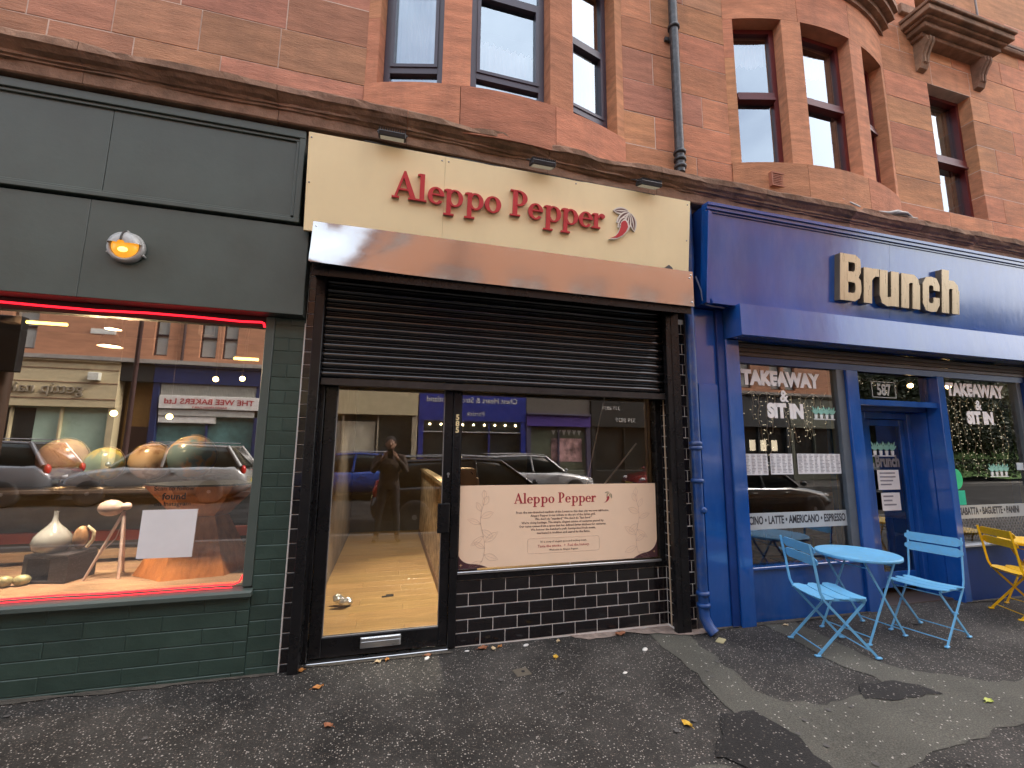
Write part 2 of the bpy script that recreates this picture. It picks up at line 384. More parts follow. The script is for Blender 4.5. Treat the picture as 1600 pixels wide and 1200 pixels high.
# ------------------------------------------------------------------ tenement
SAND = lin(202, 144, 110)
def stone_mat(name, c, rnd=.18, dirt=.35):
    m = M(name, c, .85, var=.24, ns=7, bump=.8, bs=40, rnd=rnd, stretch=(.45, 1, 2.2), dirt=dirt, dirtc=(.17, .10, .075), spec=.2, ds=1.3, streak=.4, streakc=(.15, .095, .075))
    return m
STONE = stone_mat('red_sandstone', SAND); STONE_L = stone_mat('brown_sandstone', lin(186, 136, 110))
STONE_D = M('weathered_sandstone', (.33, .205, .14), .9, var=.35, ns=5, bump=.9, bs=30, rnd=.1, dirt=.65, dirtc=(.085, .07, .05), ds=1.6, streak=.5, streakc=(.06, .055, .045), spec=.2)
MORTAR = M('lime_mortar', (.66, .52, .43), .9, var=.2, bump=.3)
DARK = M('dark_room', (.02, .02, .022), .9, var=.1)
ten = thing('tenement_building', 'red sandstone tenement with bowed bay windows above the three shops', 'building', (0, .3, 0), inplace=True)
BAYS = (.9, 4.7); BR = 3.375; BCY = 3.135; BHALF = math.asin(1.25/BR)
Z0, CO = 4.63, .37
# openings in the flat wall (x0,x1,z0,z1)
OPEN = [(-.35, 2.15, 4.3, 8.2), (3.45, 5.95, 4.3, 8.2), (6.74, 7.58, 4.66, 6.48), (6.72, 7.54, 7.6, 9.2)]
def solid(z0, z1, xa=-7.2, xb=12.2):
    iv = [(xa, xb)]
    for (a, b, c, d) in OPEN:
        if c < z1-.01 and d > z0+.01:
            nv = []
            for (p, q) in iv:
                if b <= p or a >= q: nv.append((p, q)); continue
                if a > p: nv.append((p, a))
                if b < q: nv.append((b, q))
            iv = nv
    return iv
zz = [4.26]+[Z0+CO*i for i in range(10)]
for r in range(len(zz)-1):
    z0, z1 = zz[r], zz[r+1]
    for (a, b) in solid(z0, z1):
        MB().box(a+.002, b-.002, .003, .32, z0, z1).build('mortar_bed', MORTAR, ten)
        x = a; first = True
        while x < b-.01:
            w = random.uniform(.5, 1.05)
            if first and (r % 2) and b-a > .8: w = .36
            first = False
            if b-(x+w) < .28: w = b-x
            g_ = .0045
            j = random.uniform(-.003, .003)
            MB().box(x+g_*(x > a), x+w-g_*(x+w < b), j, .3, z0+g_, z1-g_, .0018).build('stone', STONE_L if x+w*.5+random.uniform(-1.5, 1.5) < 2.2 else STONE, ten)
            x += w
MB().box(-7.2, 12.2, .02, .35, 7.96, 14.2).build('upper_wall', STONE, ten)
# body of the building that keeps the street in shade
MB().box(-45, 45, 5.2, 12, -.2, 14).build('rear_block', STONE_D, ten)
MB().box(-45, -7.2, .02, 5.2, -.2, 14).build('side_wing', STONE, ten)
MB().box(12.2, 45, .02, 5.2, -.2, 14).build('side_wing', STONE, ten)
MB().box(-7.2, 12.2, .36, 5.2, 4.05, 4.3).build('floor_slab', DARK, ten)
MB().box(-7.2, 12.2, 1.6, 5.2, 4.3, 14).build('room_partition', DARK, ten)
MB().box(-7.2, 12.2, .36, 1.6, 7.2, 7.5).build('floor_slab', DARK, ten)
MB().box(-7.2, 12.2, .36, 1.6, 10, 14).build('room_partition', DARK, ten)
for x in (-7.1, -1.0, 2.8, 6.3, 8.5):
    MB().box(x-.1, x+.1, .36, 1.6, 4.3, 10).build('room_partition', DARK, ten)

# cornice: stone lengths with worn noses
def cornice_profile(dz):
    z = lambda a: a+dz
    return [(.02, z(4.42)), (-.06, z(4.40)), (-.24, z(4.30)), (-.25, z(4.285)), (-.25, z(4.235)), (-.235, z(4.225)), (-.215, z(4.20)), (-.19, z(4.185)), (-.185, z(4.165)),
            (-.17, z(4.16)), (-.168, z(4.145)), (-.155, z(4.14)), (-.15, z(4.06)), (-.14, z(4.05)), (-.03, z(4.05)), (-.02, z(3.9)), (.02, z(3.9))]
x = -7.2; i = 0
while x < 12:
    w = random.uniform(.95, 1.35); n = 14; mb = MB(); rings = []
    for k in range(n+1):
        xx = x+.002+(w-.004)*k/n
        dz = -.05*max(0, min(1, (xx+.2)/2.2))
        pr = cornice_profile(dz); ring = []
        for q, (y, z) in enumerate(pr):
            er = 0
            if 1 <= q <= 11:
                er = .022*max(0, mnoise.noise(Vector((xx*2.3, q*.35, 1.7)))+.15)+.012*mnoise.noise(Vector((xx*9, q*.8, 4.1)))
                if .5 < xx < 2.3: er += .035*max(0, mnoise.noise(Vector((xx*3.1, q*.3, 9.2)))+.2)
            ring.append((xx, y+max(-.008, er), z-(.6*max(0, er) if q in (1, 2, 3) else 0)))
        rings += ring
    m_ = len(pr)
    mb.add(rings, [[k*m_+q, k*m_+q+1, (k+1)*m_+q+1, (k+1)*m_+q] for k in range(n) for q in range(m_-1)], False)
    mb.add(rings[:m_], [list(range(m_))]); mb.add(rings[-m_:], [list(range(m_))[::-1]])
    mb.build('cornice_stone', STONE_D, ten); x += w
MB().box(-7.2, 12.2, .021, .36, 3.85, 4.26).build('frieze', M('frieze_shadow_tone', (.07, .05, .04), .9, bump=.4), ten)  # dark colour stands in for the cornice's shadow on the frieze

# bow bays
GL_UP = glass('window_glass', .30, .9, (.8, .84, .86), gcol=(.82, .92, 1.0))
FR_GREY = M('grey_window_frame', lin(72, 66, 80), .35, var=.06)
FR_RED = M('oxblood_window_frame', lin(98, 32, 34), .4, var=.12, bump=.08)
NET = M('net_curtain', (.85, .88, .92), .8, var=.05)
def curtain(parent, x0, x1, y, z0, z1, folds, amp, name='net_curtain', mat=None):
    mb = MB(); n = folds*8; v = []
    for i in range(n+1):
        t = i/n; x = x0+(x1-x0)*t; yy = y+amp*math.sin(t*folds*2*math.pi)+amp*.5*math.sin(t*folds*5.1+1)
        v += [(x, yy, z0), (x, yy, z1)]
    mb.add(v, [(2*i, 2*i+2, 2*i+3, 2*i+1) for i in range(n)], True); return mb.build(name, mat or NET, parent)
def bay(xc, wins, frame, style):
    r0, r1 = BR-.28, BR
    A = lambda x: math.asin((x-xc)/BR)
    e0, e1 = xc-1.25, xc+1.25
    bw = thing_part('bay_window', ten)
    pc = [(e0, xc-.45), (xc-.45, xc+.42), (xc+.42, e1)]
    for (a, b) in pc: MB().arc(xc, BCY, r0, r1+.012, A(a)+.0008, A(b)-.0008, 4.2, 4.65, 10).build('sill_stone', STONE, bw)
    edges = [e0]+[q for w in wins for q in w]+[e1]
    for k in range(0, len(edges), 2):
        if edges[k+1]-edges[k] > .02:
            zc = [4.65, 5.3, 5.95, 6.45] if edges[k+1]-edges[k] < .2 else [4.65, 6.45]
            for q in range(len(zc)-1): MB().arc(xc, BCY, r0, r1, A(edges[k]), A(edges[k+1]), zc[q]+.001, zc[q+1]-.001, 5).build('mullion_stone', STONE, bw)
    for (a, b) in ((e0, xc-.4), (xc-.4, xc+.4), (xc+.4, e1)): MB().arc(xc, BCY, r0, r1, A(a)+.0008, A(b)-.0008, 6.452, 6.98, 8).build('lintel_stone', STONE, bw)
    for (dr, za, zb) in ((.03, 6.98, 7.05), (.09, 7.05, 7.12), (.16, 7.12, 7.20), (.2, 7.2, 7.3), (.0, 7.3, 8.2)):
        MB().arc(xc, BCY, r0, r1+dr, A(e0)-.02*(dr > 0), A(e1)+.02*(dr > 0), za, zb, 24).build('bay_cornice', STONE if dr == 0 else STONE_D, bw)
    for wi, (a, b) in enumerate(wins):
        a0, a1 = A(a), A(b); rr = BR-.16
        p0 = Vector((xc+rr*math.sin(a0), BCY-rr*math.cos(a0), 0)); p1 = Vector((xc+rr*math.sin(a1), BCY-rr*math.cos(a1), 0))
        d = (p1-p0); W = d.length; d.normalize(); nrm = Vector((d.y, -d.x, 0))   # outward
        def P(u, o, z): q = p0+d*u+nrm*o; return (q.x, q.y, z)
        def bx(mb, u0, u1, o0, o1, z0, z1):
            v = [P(u, o, z) for u in (u0, u1) for o in (o0, o1) for z in (z0, z1)]
            mb.add(v, [(0, 1, 3, 2), (4, 6, 7, 5), (0, 4, 5, 1), (2, 3, 7, 6), (0, 2, 6, 4), (1, 5, 7, 3)], False)
        fr = MB(); t = .055
        bx(fr, 0, t, -.05, .03, 4.66, 6.45); bx(fr, W-t, W, -.05, .03, 4.66, 6.45); bx(fr, t, W-t, -.049, .029, 6.45-t, 6.449); bx(fr, t, W-t, -.049, .029, 4.661, 4.66+t)
        panes = []
        if style == 'casement':
            bars = (4.90, 5.78) if wi < 2 else (4.84, 5.62)
            zs = [4.66+t]+[q for b_ in bars for q in (b_-.03, b_+.03)]+[6.45-t]
            for b_ in bars: bx(fr, t, W-t, -.045, .034, b_-.03, b_+.03)
            panes = [(zs[k], zs[k+1]) for k in range(0, len(zs), 2)]
            # inner sash of the main light
            zA, zB = panes[1]; s_ = .03
            bx(fr, t, t+s_, -.03, .045, zA, zB); bx(fr, W-t-s_, W-t, -.03, .045, zA, zB); bx(fr, t+s_, W-t-s_, -.029, .044, zA, zA+s_); bx(fr, t+s_, W-t-s_, -.029, .044, zB-s_, zB)
        else:
            bx(fr, t, W-t, -.02, .06, 5.53, 5.60); bx(fr, t, W-t, -.02, .075, 5.50, 5.53)
            panes = [(4.66+t, 5.50), (5.60, 6.45-t)]
        fo = fr.build('window_frame', frame, bw)
        for (za, zb) in panes:
            mb = MB(); mb.add([P(t, 0, za), P(W-t, 0, za), P(W-t, 0, zb), P(t, 0, zb)], [(0, 1, 2, 3)]); mb.build('pane', GL_UP, bw)
        if style == 'casement':
            cx0, cx1 = P(.04, -.16, 0), P(W-.04, -.16, 0)
            mb = MB(); n = 64; v = []
            f0, f1 = (0, 1) if wi != 1 else (0, 1)
            for i_ in range(n+1):
                u = .03+(W-.06)*(f0+(f1-f0)*i_/n); o = -.17+.02*math.sin(i_*.9)+.012*math.sin(i_*2.3+1)
                zt = 6.4 if wi != 1 else 5.48-.05*i_/n
                v += [P(u, o, 4.68), P(u, o, zt)]
            mb.add(v, [(2*i_, 2*i_+2, 2*i_+3, 2*i_+1) for i_ in range(n)], True); mb.build('net_curtain', NET, bw)
        else:
            mb = MB(); n = 40; v = []
            for i_ in range(n+1):
                u = .03+(W-.06)*i_/n; o = -.15+.012*math.sin(i_*1.3); zt = 6.15-.05*abs(math.sin(i_/n*math.pi*2.0+.6))
                v += [P(u, o, zt), P(u, o, 6.42)]
            mb.add(v, [(2*i_, 2*i_+2, 2*i_+3, 2*i_+1) for i_ in range(n)], True); mb.build('valance_curtain', NET, bw)
def thing_part(name, parent):
    o = bpy.data.objects.new(name, None); col.objects.link(o); o.empty_display_size = .1
    o.location = parent.location; INPLACE.add(o.name); o.parent = parent
    if parent.name in INPLACE: o.matrix_parent_inverse = Matrix.Translation(-parent.location)
    return o
bay(.9, [(-.25, .29), (.53, 1.27), (1.51, 2.05)], FR_GREY, 'casement')
bay(4.7, [(3.55, 4.09), (4.33, 5.07), (5.31, 5.85)], FR_RED, 'sash')
# single sash window with consoled hood, and the window above it
def flatwin(x0, x1, z0, z1, y=.2, zt=None):
    w = thing_part('sash_window', ten); t = .05; zm = zt or (z0+z1)/2
    fr = MB(); fr.box(x0, x0+t, y-.06, y+.03, z0, z1); fr.box(x1-t, x1, y-.06, y+.03, z0, z1); fr.box(x0+t, x1-t, y-.059, y+.029, z1-t, z1-.001); fr.box(x0+t, x1-t, y-.059, y+.029, z0+.001, z0+t)
    fr.box(x0+t, x1-t, y-.09, y+.02, zm-.04, zm+.05); fr.box(x0+t, x1-t, y-.105, y+.01, zm-.07, zm-.04)
    fr.build('window_frame', FR_RED, w)
    for (a, b) in ((z0+t, zm-.07), (zm+.05, z1-t)):
        MB().add([(x0+t, y, a), (x1-t, y, a), (x1-t, y, b), (x0+t, y, b)], [(0, 1, 2, 3)]).build('pane', GL_UP, w)
    MB().box(x0-.02, x1+.02, y+.03, y+.1, z0, z1).add([], []).build('shutter_board', M('pale_shutter', (.5, .55, .5), .6), w) if False else None
    curtain(w, x0+.45*(x1-x0), x1-.05, y+.12, z0+.05, z1-.05, 5, .015, 'curtain', M('pale_green_curtain', (.5, .56, .5), .8))
flatwin(6.74, 7.58, 4.66, 6.48, zt=5.5)
flatwin(6.72, 7.54, 7.6, 9.2)
hood = thing_part('window_hood', ten)
for (dy, dx, a, b) in ((-.14, .0, 7.0, 7.06), (-.22, .06, 7.06, 7.13), (-.27, .10, 7.13, 7.17), (-.33, .15, 7.17, 7.25), (-.36, .17, 7.25, 7.30)):
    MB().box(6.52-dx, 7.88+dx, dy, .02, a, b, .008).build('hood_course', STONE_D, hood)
for xx in (6.56, 7.68):
    mb = MB(); mb.prism([(0, 7.0), (-.16, 7.0), (-.17, 6.93), (-.13, 6.87), (-.09, 6.78), (-.08, 6.7), (-.05, 6.62), (0, 6.60)], 'x', xx, xx+.14)
    for q in (.03, .085): mb.prism([(-.10, 6.985), (-.185, 6.985), (-.185, 6.93), (-.145, 6.86), (-.105, 6.78), (-.095, 6.68), (-.06, 6.68)], 'x', xx+q, xx+q+.025)
    mb.build('console_bracket', STONE_D, hood)
MB().box(6.36, 12.2, -.05, .02, 7.42, 7.56, .008).build('string_course', STONE_D, ten)
MB().box(-7.2, -.5, -.05, .02, 7.42, 7.56, .008).build('string_course', STONE_D, ten)
# vent, downpipe, cables on the wall
vent = thing('wall_vent', 'small terracotta louvred vent below the right bow window', 'vent', (4.02, -.12, 4.36), inplace=True)
VC = M('terracotta', (.38, .15, .09), .8)
mb = MB(); vy = BCY-math.sqrt((BR+.012)**2-(3.9-4.7)**2)-.004
mb.box(3.80, 4.0, vy-.012, vy+.05, 4.36, 4.375); mb.box(3.80, 4.0, vy-.012, vy+.05, 4.505, 4.52); mb.box(3.80, 3.815, vy-.011, vy+.05, 4.375, 4.505); mb.box(3.985, 4.0, vy-.011, vy+.05, 4.375, 4.505)
mb.build('vent_frame', VC, vent)
for q in range(6): MB().box(3.815, 3.985, vy-.008, vy+.03, 4.385+q*.02, 4.395+q*.02).build('louvre', VC, vent)
PIPE_B = M('black_iron', (.03, .035, .042), .4, var=.25, bump=.15, bs=40, dirt=.2, dirtc=(.4, .4, .4), ds=14)
dp = thing('downpipe', 'black cast iron downpipe on the sandstone between the bow windows', 'pipe', (2.72, -.08, 4.3), inplace=True)
MB().tube([(2.735, -.075, 4.36), (2.735, -.075, 11)], .047, 14).build('pipe', PIPE_B, dp)
for z in (4.42, 4.50, 4.58, 6.05, 7.9): MB().lathe([(.05, -.018), (.062, -.014), (.062, .014), (.05, .018)], 16, (2.735, -.075, z)).build('collar', PIPE_B, dp)
for z in (5.95, 7.8): MB().box(2.66, 2.81, -.03, .0, z-.02, z+.02).build('bracket', PIPE_B, dp)
cb = MB().tube([(8.0+.01*math.sin(z*3), -.02, z) for z in [7.58+.2*k for k in range(10)]], .012, 6).tube([(8.0+.01*math.sin(7.58*3), -.02, 7.58), (8.06, -.025, 7.5), (8.2, -.07, 7.47), (9.5, -.07, 7.46)], .012, 6)
tag(cb.build('wall_cable', M('grey_cable', (.25, .23, .22), .6)), 'thin grey cable running down the sandstone at the top right', 'cable')
fl = MB()
pts = [(4.55+.12*k, -.2-.03*math.sin(k*.9), 4.275+.018*math.sin(k*1.7)) for k in range(12)]
for q in range(3): fl.tube([(p[0], p[1]+.02*math.sin(k+q*2), p[2]+.006*q+.012*math.sin(k*1.3+q)) for k, p in enumerate(pts)], [.006+.016*math.sin(math.pi*k/11) for k in range(12)], 8)
tag(fl.build('lead_flashing', M('crumpled_lead', (.42, .42, .41), .55, bump=.6, bs=30)), 'crumpled grey lead flashing lying on the cornice above the blue shop', 'flashing')
# ------------------------------------------------------------------ green shop on the left
GREEN = M('green_paint', (.074, .098, .086), .42, var=.10, ns=3, bump=.10, bs=25, streak=.18, streakc=(.10, .125, .115), dirt=.12, dirtc=(.10, .11, .10), ds=2.5, spec=.5)
GREENB = M('green_brick_paint', (.034, .062, .050), .38, var=.15, ns=8, bump=.28, bs=22, rnd=.12, dirt=.15, dirtc=(.03, .04, .035), spec=.5)
gs = thing('green_shopfront', 'dark green painted shopfront with brick riser and large display window at left', 'shopfront', (-2.3, 0, 0), inplace=True)
XL = -6.8
# upper fascia: framed boards
up = thing_part('upper_fascia', gs)
for (a, b) in ((XL, -3.9), (-3.896, -2.02), (-2.016, -.815)):
    MB().box(a, b, -.085, -.03, 3.31, 3.94, .002).build('fascia_board', GREEN, up)
for k, (y, z0, z1) in enumerate(((-.115, 3.965, 4.03), (-.10, 3.94, 3.965))): MB().box(XL, -.748, y, -.02, z0, z1, .004).build('frame_moulding', GREEN, up)
MB().box(XL, -.745, -.125, -.02, 3.255, 3.29, .004).build('frame_moulding', GREEN, up)
MB().box(XL, -.81, -.105, -.02, 3.29, 3.312, .003).build('frame_moulding', GREEN, up)
MB().box(-.79, -.747, -.116, -.02, 3.29, 3.965, .004).build('frame_moulding', GREEN, up)
MB().box(-.815, -.79, -.104, -.02, 3.312, 3.94, .004).build('frame_moulding', GREEN, up)
lo = thing_part('lower_fascia', gs)
for (a, b) in ((XL, -2.06), (-2.058, -.672)): MB().box(a, b, -.105, .05, 2.535, 3.235, .003).build('fascia_board', GREEN, lo)
MB().box(XL, -.68, .05, .3, 2.53, 4.0).build('fascia_backing', DARK, gs)
# brick pier and riser
def brickrows(parent, x0, x1, z0, z1, y, rowh, ln, mat, name='brick', first=.5, depth=.08, gap=.0035, bev=.004, top_down=False, jit=.0015):
    n = int(math.ceil((z1-z0)/rowh-1e-6)); meshes = {}
    for r in range(n):
        if top_down: zb, zt = max(z0, z1-(r+1)*rowh), z1-r*rowh
        else: zb, zt = z0+r*rowh, min(z1, z0+(r+1)*rowh)
        x = x0 - (ln*first if r % 2 else 0)
        while x < x1-.003:
            a, b = max(x, x0), min(x+ln, x1)
            if b-a > .012:
                key = (round(b-a, 4), round(zt-zb, 4))
                if key not in meshes:
                    w, h = key; meshes[key] = MB().box(gap/2, w-gap/2, 0, depth, gap/2, h-gap/2, bev).mesh(name, mat)
                o = link(name, meshes[key], parent); o.location = Vector((a, y+random.uniform(-jit, jit), zb))
            x += ln
MB().box(-.875, -.664, .003, .3, -.08, 2.53).build('pier_mortar', GREENB, gs)
brickrows(gs, -.877, -.664, -.04, 2.53, 0, .1005, .2135, GREENB, first=.5)
MB().box(XL, -.877, .004, .055, -.05, .535).build('riser_mortar', GREENB, gs)
brickrows(gs, -4.4, -.877, -.06, .535, 0, .0992, .43, GREENB, first=.45, depth=.05, gap=.003)
MB().prism([(-.045, .535), (-.045, .56), (-.03, .572), (.03, .586), (.1, .59), (.1, .535)], 'x', XL, -.865).build('window_sill', GREEN, gs)
MB().box(-.938, -.877, -.005, .1, .5905, 2.53, .004).build('window_frame', GREEN, gs); wf = MB();  wf.box(-3.45, -3.39, .0, .1, .5905, 2.45, .004)
wf.build('window_frame', GREEN, gs)
MB().box(XL, -.938, .03, .1, 2.45, 2.5295).build('window_head_shade', M('head_shade_black', (.012, .012, .012), .6), gs)  # frame head deepened and blackened to paint in the shade under the fascia
GL_SHOP = glass('shop_glass', .26, 2.0, (.86, .88, .86))
MB().add([(-3.39, .06, .592), (-.938, .06, .592), (-.938, .06, 2.45), (-3.39, .06, 2.45)], [(0, 1, 2, 3)]).build('window_pane', GL_SHOP, gs)
MB().add([(XL, .06, .592), (-3.45, .06, .592), (-3.45, .06, 2.45), (XL, .06, 2.45)], [(0, 1, 2, 3)]).build('window_pane', GL_SHOP, gs)
# room behind
WARMW = M('shop_plaster', (.05, .04, .03), .8, var=.1)
MB().box(XL, -.72, 3.4, 3.5, 0, 3.4).build('interior_wall', WARMW, gs)
MB().box(-.72, -.67, .3, 3.5, 0, 3.4).build('interior_wall', M('shop_wall_dark', (.06, .05, .045), .8), gs)
MB().box(XL-.1, XL, .02, 3.5, 0, 3.4).build('interior_wall', WARMW, gs)
MB().box(XL, -.72, .3, 3.5, 3.0, 3.1).build('interior_ceiling', M('shop_ceiling', (.05, .05, .05), .8), gs)
MB().box(XL, -.72, .06, 3.5, -.1, .02).build('interior_floor', M('shop_floor', (.10, .06, .035), .5), gs)
DECK = M('deck_boards', (.28, .17, .10), .55, var=.3, ns=4, stretch=(1, 8, 8), rnd=.15, bump=.1)
for q in range(8): MB().box(XL, -.73, .085+q*.13, .085+q*.13+.127, .545, .588, .002).build('deck_board', DECK, gs)

# red neon tubes just behind the glass
NEON = emis('red_neon', (1.0, .012, .025), .75)
nn = MB()
pt = [(XL+k*.3, .015, 2.487+.006*math.sin(k*1.9)) for k in range(int((-1.0-XL)/.3)+1)]+[(-.975, .015, 2.487), (-.957, .015, 2.48), (-.950, .016, 2.45)]
nn.tube(pt, .008, 8)
tag(nn.build('neon_tube', NEON), 'glowing red neon tube along the top of the green shop window', 'neon tube')
nb = MB(); pt = [(XL+k*.3, .036, .600+.004*math.sin(k*2.1)) for k in range(int((-1.0-XL)/.3)+1)]+[(-1.0, .036, .602), (-.965, .036, .615), (-.95, .036, .66)]
nb.tube(pt, .0045, 8).tube([(p[0], p[1]-.03, p[2]-.012) for p in pt[:-2]], .0032, 8)
tag(nb.build('neon_tube', NEON), 'glowing red neon tube along the sill of the green shop window', 'neon tube')

# bulkhead lamp
bl = thing('bulkhead_lamp', 'round grey bulkhead lamp with eyelid hood glowing amber on green fascia', 'lamp', (-1.81, -.105, 2.9), inplace=True)
LC = M('cast_grey_metal', (.42, .42, .40), .45, metal=.3, bump=.3, bs=60, dirt=.3, dirtc=(.2, .18, .15))
c = (-1.81, -.105, 2.905)
MB().lathe([(.075, 0), (.108, 0), (.112, .018), (.108, .035), (.095, .045), (.082, .042), (.08, .02)], 32, c, 'y').build('lamp_ring', LC, bl)
hd = MB(); v = []; n, m = 20, 10
for i in range(m+1):
    ph = R(90)*i/m
    for k in range(n+1):
        a = R(8)+R(164)*k/n
        rr = .104*math.cos(ph*.86)
        v.append((c[0]+rr*math.cos(a), c[1]-.03-.062*math.sin(ph), c[2]+.004+rr*math.sin(a)*(.98)))
hd.add(v, [(i*(n+1)+k, i*(n+1)+k+1, (i+1)*(n+1)+k+1, (i+1)*(n+1)+k) for i in range(m) for k in range(n)], True)
hd.build('lamp_hood', LC, bl)
MB().tube([(c[0], c[1]-.034-.064*math.sin(R(90)*q/8), c[2]+.105*math.cos(R(90)*q/8*.86)) for q in range(9)], .006, 6).build('hood_rib', M('lamp_gap', (.05, .045, .04), .6), bl)
MB().lathe([(.082, .02), (.076, .045), (.055, .066), (.028, .076), (.004, .078)], 28, c, 'y').build('lamp_lens', M('amber_lens', (.8, .36, .05), .3, var=.25, ns=30, emit=(1, .40, .03), es=.2), bl)
MB().ball((c[0]+.005, c[1]-.066, c[2]-.03), .026, 14, 8, (1.2, .6, .8)).build('bulb', emis('bulb_hot', (1, .62, .12), .9), bl)
for (dx, dz) in ((-.1, -.045), (.105, -.05), (.0, .112)): MB().lathe([(.009, 0), (.009, .03), (.004, .034)], 10, (c[0]+dx, c[1], c[2]+dz), 'y').build('screw_lug', LC, bl)

# goods in the green shop window
def prism_between(mb, poly0, z0, poly1, z1):
    n = len(poly0); v = [(x, y, z0) for x, y in poly0]+[(x, y, z1) for x, y in poly1]
    for i in range(n): mb.add([v[i], v[(i+1) % n], v[n+(i+1) % n], v[n+i]], [(0, 1, 2, 3)], False)
    mb.add(v[:n], [list(range(n))[::-1]]); mb.add(v[n:], [list(range(n))]); return mb
TEAK = M('teak_veneer', (.55, .20, .065), .32, var=.3, ns=3, stretch=(8, 8, .8), rnd=.1, coat=.3)
pd = thing('pedestal_base', 'faceted orange teak pedestal in the green shop window beside a white sheet', 'pedestal', (-1.42, .56, .588))
def hexa(r, ph=0, sy=.75): return [(r*math.cos(R(60*k+ph)), sy*r*math.sin(R(60*k+ph))) for k in range(6)]
mb = MB(); prism_between(mb, hexa(.40, 12), 0, hexa(.19, 12), .42); mb.build('lower_facets', TEAK, pd)
mb = MB(); prism_between(mb, hexa(.188, 12), .422, hexa(.40, 12), .66); mb.build('upper_facets', TEAK, pd)
MB().prism([(x*.985, y*.985) for x, y in hexa(.41, 12)], 'z', .662, .674).build('black_top', M('black_top', (.02, .02, .02), .3), pd)
bs_ = thing('box_stand', 'black open box stand under the grey vase in the window', 'stand', (-2.27, .52, .588), R(-12))
BK = M('black_lacquer', (.025, .02, .025), .45)
MB().box(-.15, .15, -.12, .12, .17, .195, .003).build('top', BK, bs_); MB().box(-.15, .15, -.12, .12, 0, .02, .003).build('bottom', BK, bs_)
MB().box(-.15, -.12, -.119, .119, .02, .17).build('side', BK, bs_); MB().box(.03, .15, -.119, .119, .02, .17).build('side', BK, bs_)
vz = thing('teardrop_vase', 'grey glazed teardrop vase standing on the black box stand', 'vase', (-2.33, .5, .784))
MB().lathe([(.05, 0), (.085, .008), (.105, .04), (.112, .075), (.10, .115), (.07, .155), (.035, .19), (.016, .22), (.012, .26), (.014, .285)], 28).build('body', M('grey_glaze', (.27, .27, .275), .18, var=.15, ns=14, coat=.5), vz)
jg = thing('figure_ornament', 'small brown and cream carved ornament beside the grey vase', 'ornament', (-2.17, .52, .784))
MB().ball((0, 0, .09), .06, 16, 10, (.8, .7, 1.4)).build('body', M('brown_ceramic', (.3, .16, .08), .4, var=.5, ns=20), jg)
MB().tube([(.04, 0, .02), (.075, 0, .07), (.075, 0, .13), (.03, 0, .17)], .012, 8).build('handle', M('cream_ceramic', (.6, .5, .35), .4), jg)
gd = thing('pottery_gourd', 'painted green and cream pottery gourd lying on the deck in front', 'ornament', (-2.45, .38, .588), R(20))
MB().ball((-.04, 0, .038), .038, 16, 10, (1.2, 1, 1)).ball((.045, 0, .036), .036, 16, 10, (1.3, 1, 1)).build('body', M('painted_gourd', (.35, .32, .18), .35, var=.7, ns=14, dirt=.8, dirtc=(.10, .22, .14), ds=10), gd)
PINKW = M('pale_pink_lacquer', (.58, .44, .41), .35)
tl = thing('tripod_lamp', 'white lamp on slim tripod legs with an egg shaped shade in the window', 'lamp', (-1.93, .47, .588))
hp = (.03, 0, .47)
for (fx, fy) in ((-.14, -.05), (.075, -.06), (0, .16)): MB().tube([(fx, fy, 0), hp], [.009, .011], 10).build('leg', PINKW, tl)
MB().tube([(-.1, -.03, .12), (-.06, -.02, .2), (0, 0, .28), (.03, 0, .4)], .004, 6).build('cord', PINKW, tl)
MB().ball((-.055, 0, .50), .07, 20, 12, (1.15, .9, .85)).build('shade', PINKW, tl); MB().ball((.04, 0, .51), .035, 16, 10, (1, .9, .8)).build('cap', PINKW, tl)
# shelf with globes behind
sh = thing('display_shelf', 'dark shelf unit carrying the row of globes inside the green shop', 'shelf', (-2.4, .95, .588), inplace=True)
SW = M('dark_shelf_wood', (.05, .035, .03), .5); RW = M('orange_red_board', (.38, .07, .03), .5)
MB().box(-3.6, -1.55, .80, 1.12, 1.165, 1.195, .003).build('shelf_board', SW, sh)
MB().box(-3.6, -1.55, 1.10, 1.13, .588, 1.165).build('back_board', M('sage_back', (.20, .19, .13), .7, var=.2), sh)
MB().box(-3.6, -1.0, 1.0, 1.06, .76, .84).build('red_rail', RW, sh)
MB().box(-3.6, -1.0, .99, 1.07, .62, .69).build('lower_rail', DECK, sh)
for xx in (-3.62, -1.55): MB().box(xx, xx+.03, .8, 1.13, .588, 1.165).build('shelf_side', SW, sh)
for xx, h, wd_ in ((-2.15, .10, .05), (-2.07, .07, .02), (-2.0, .08, .02), (-1.9, .05, .03)):
    pass
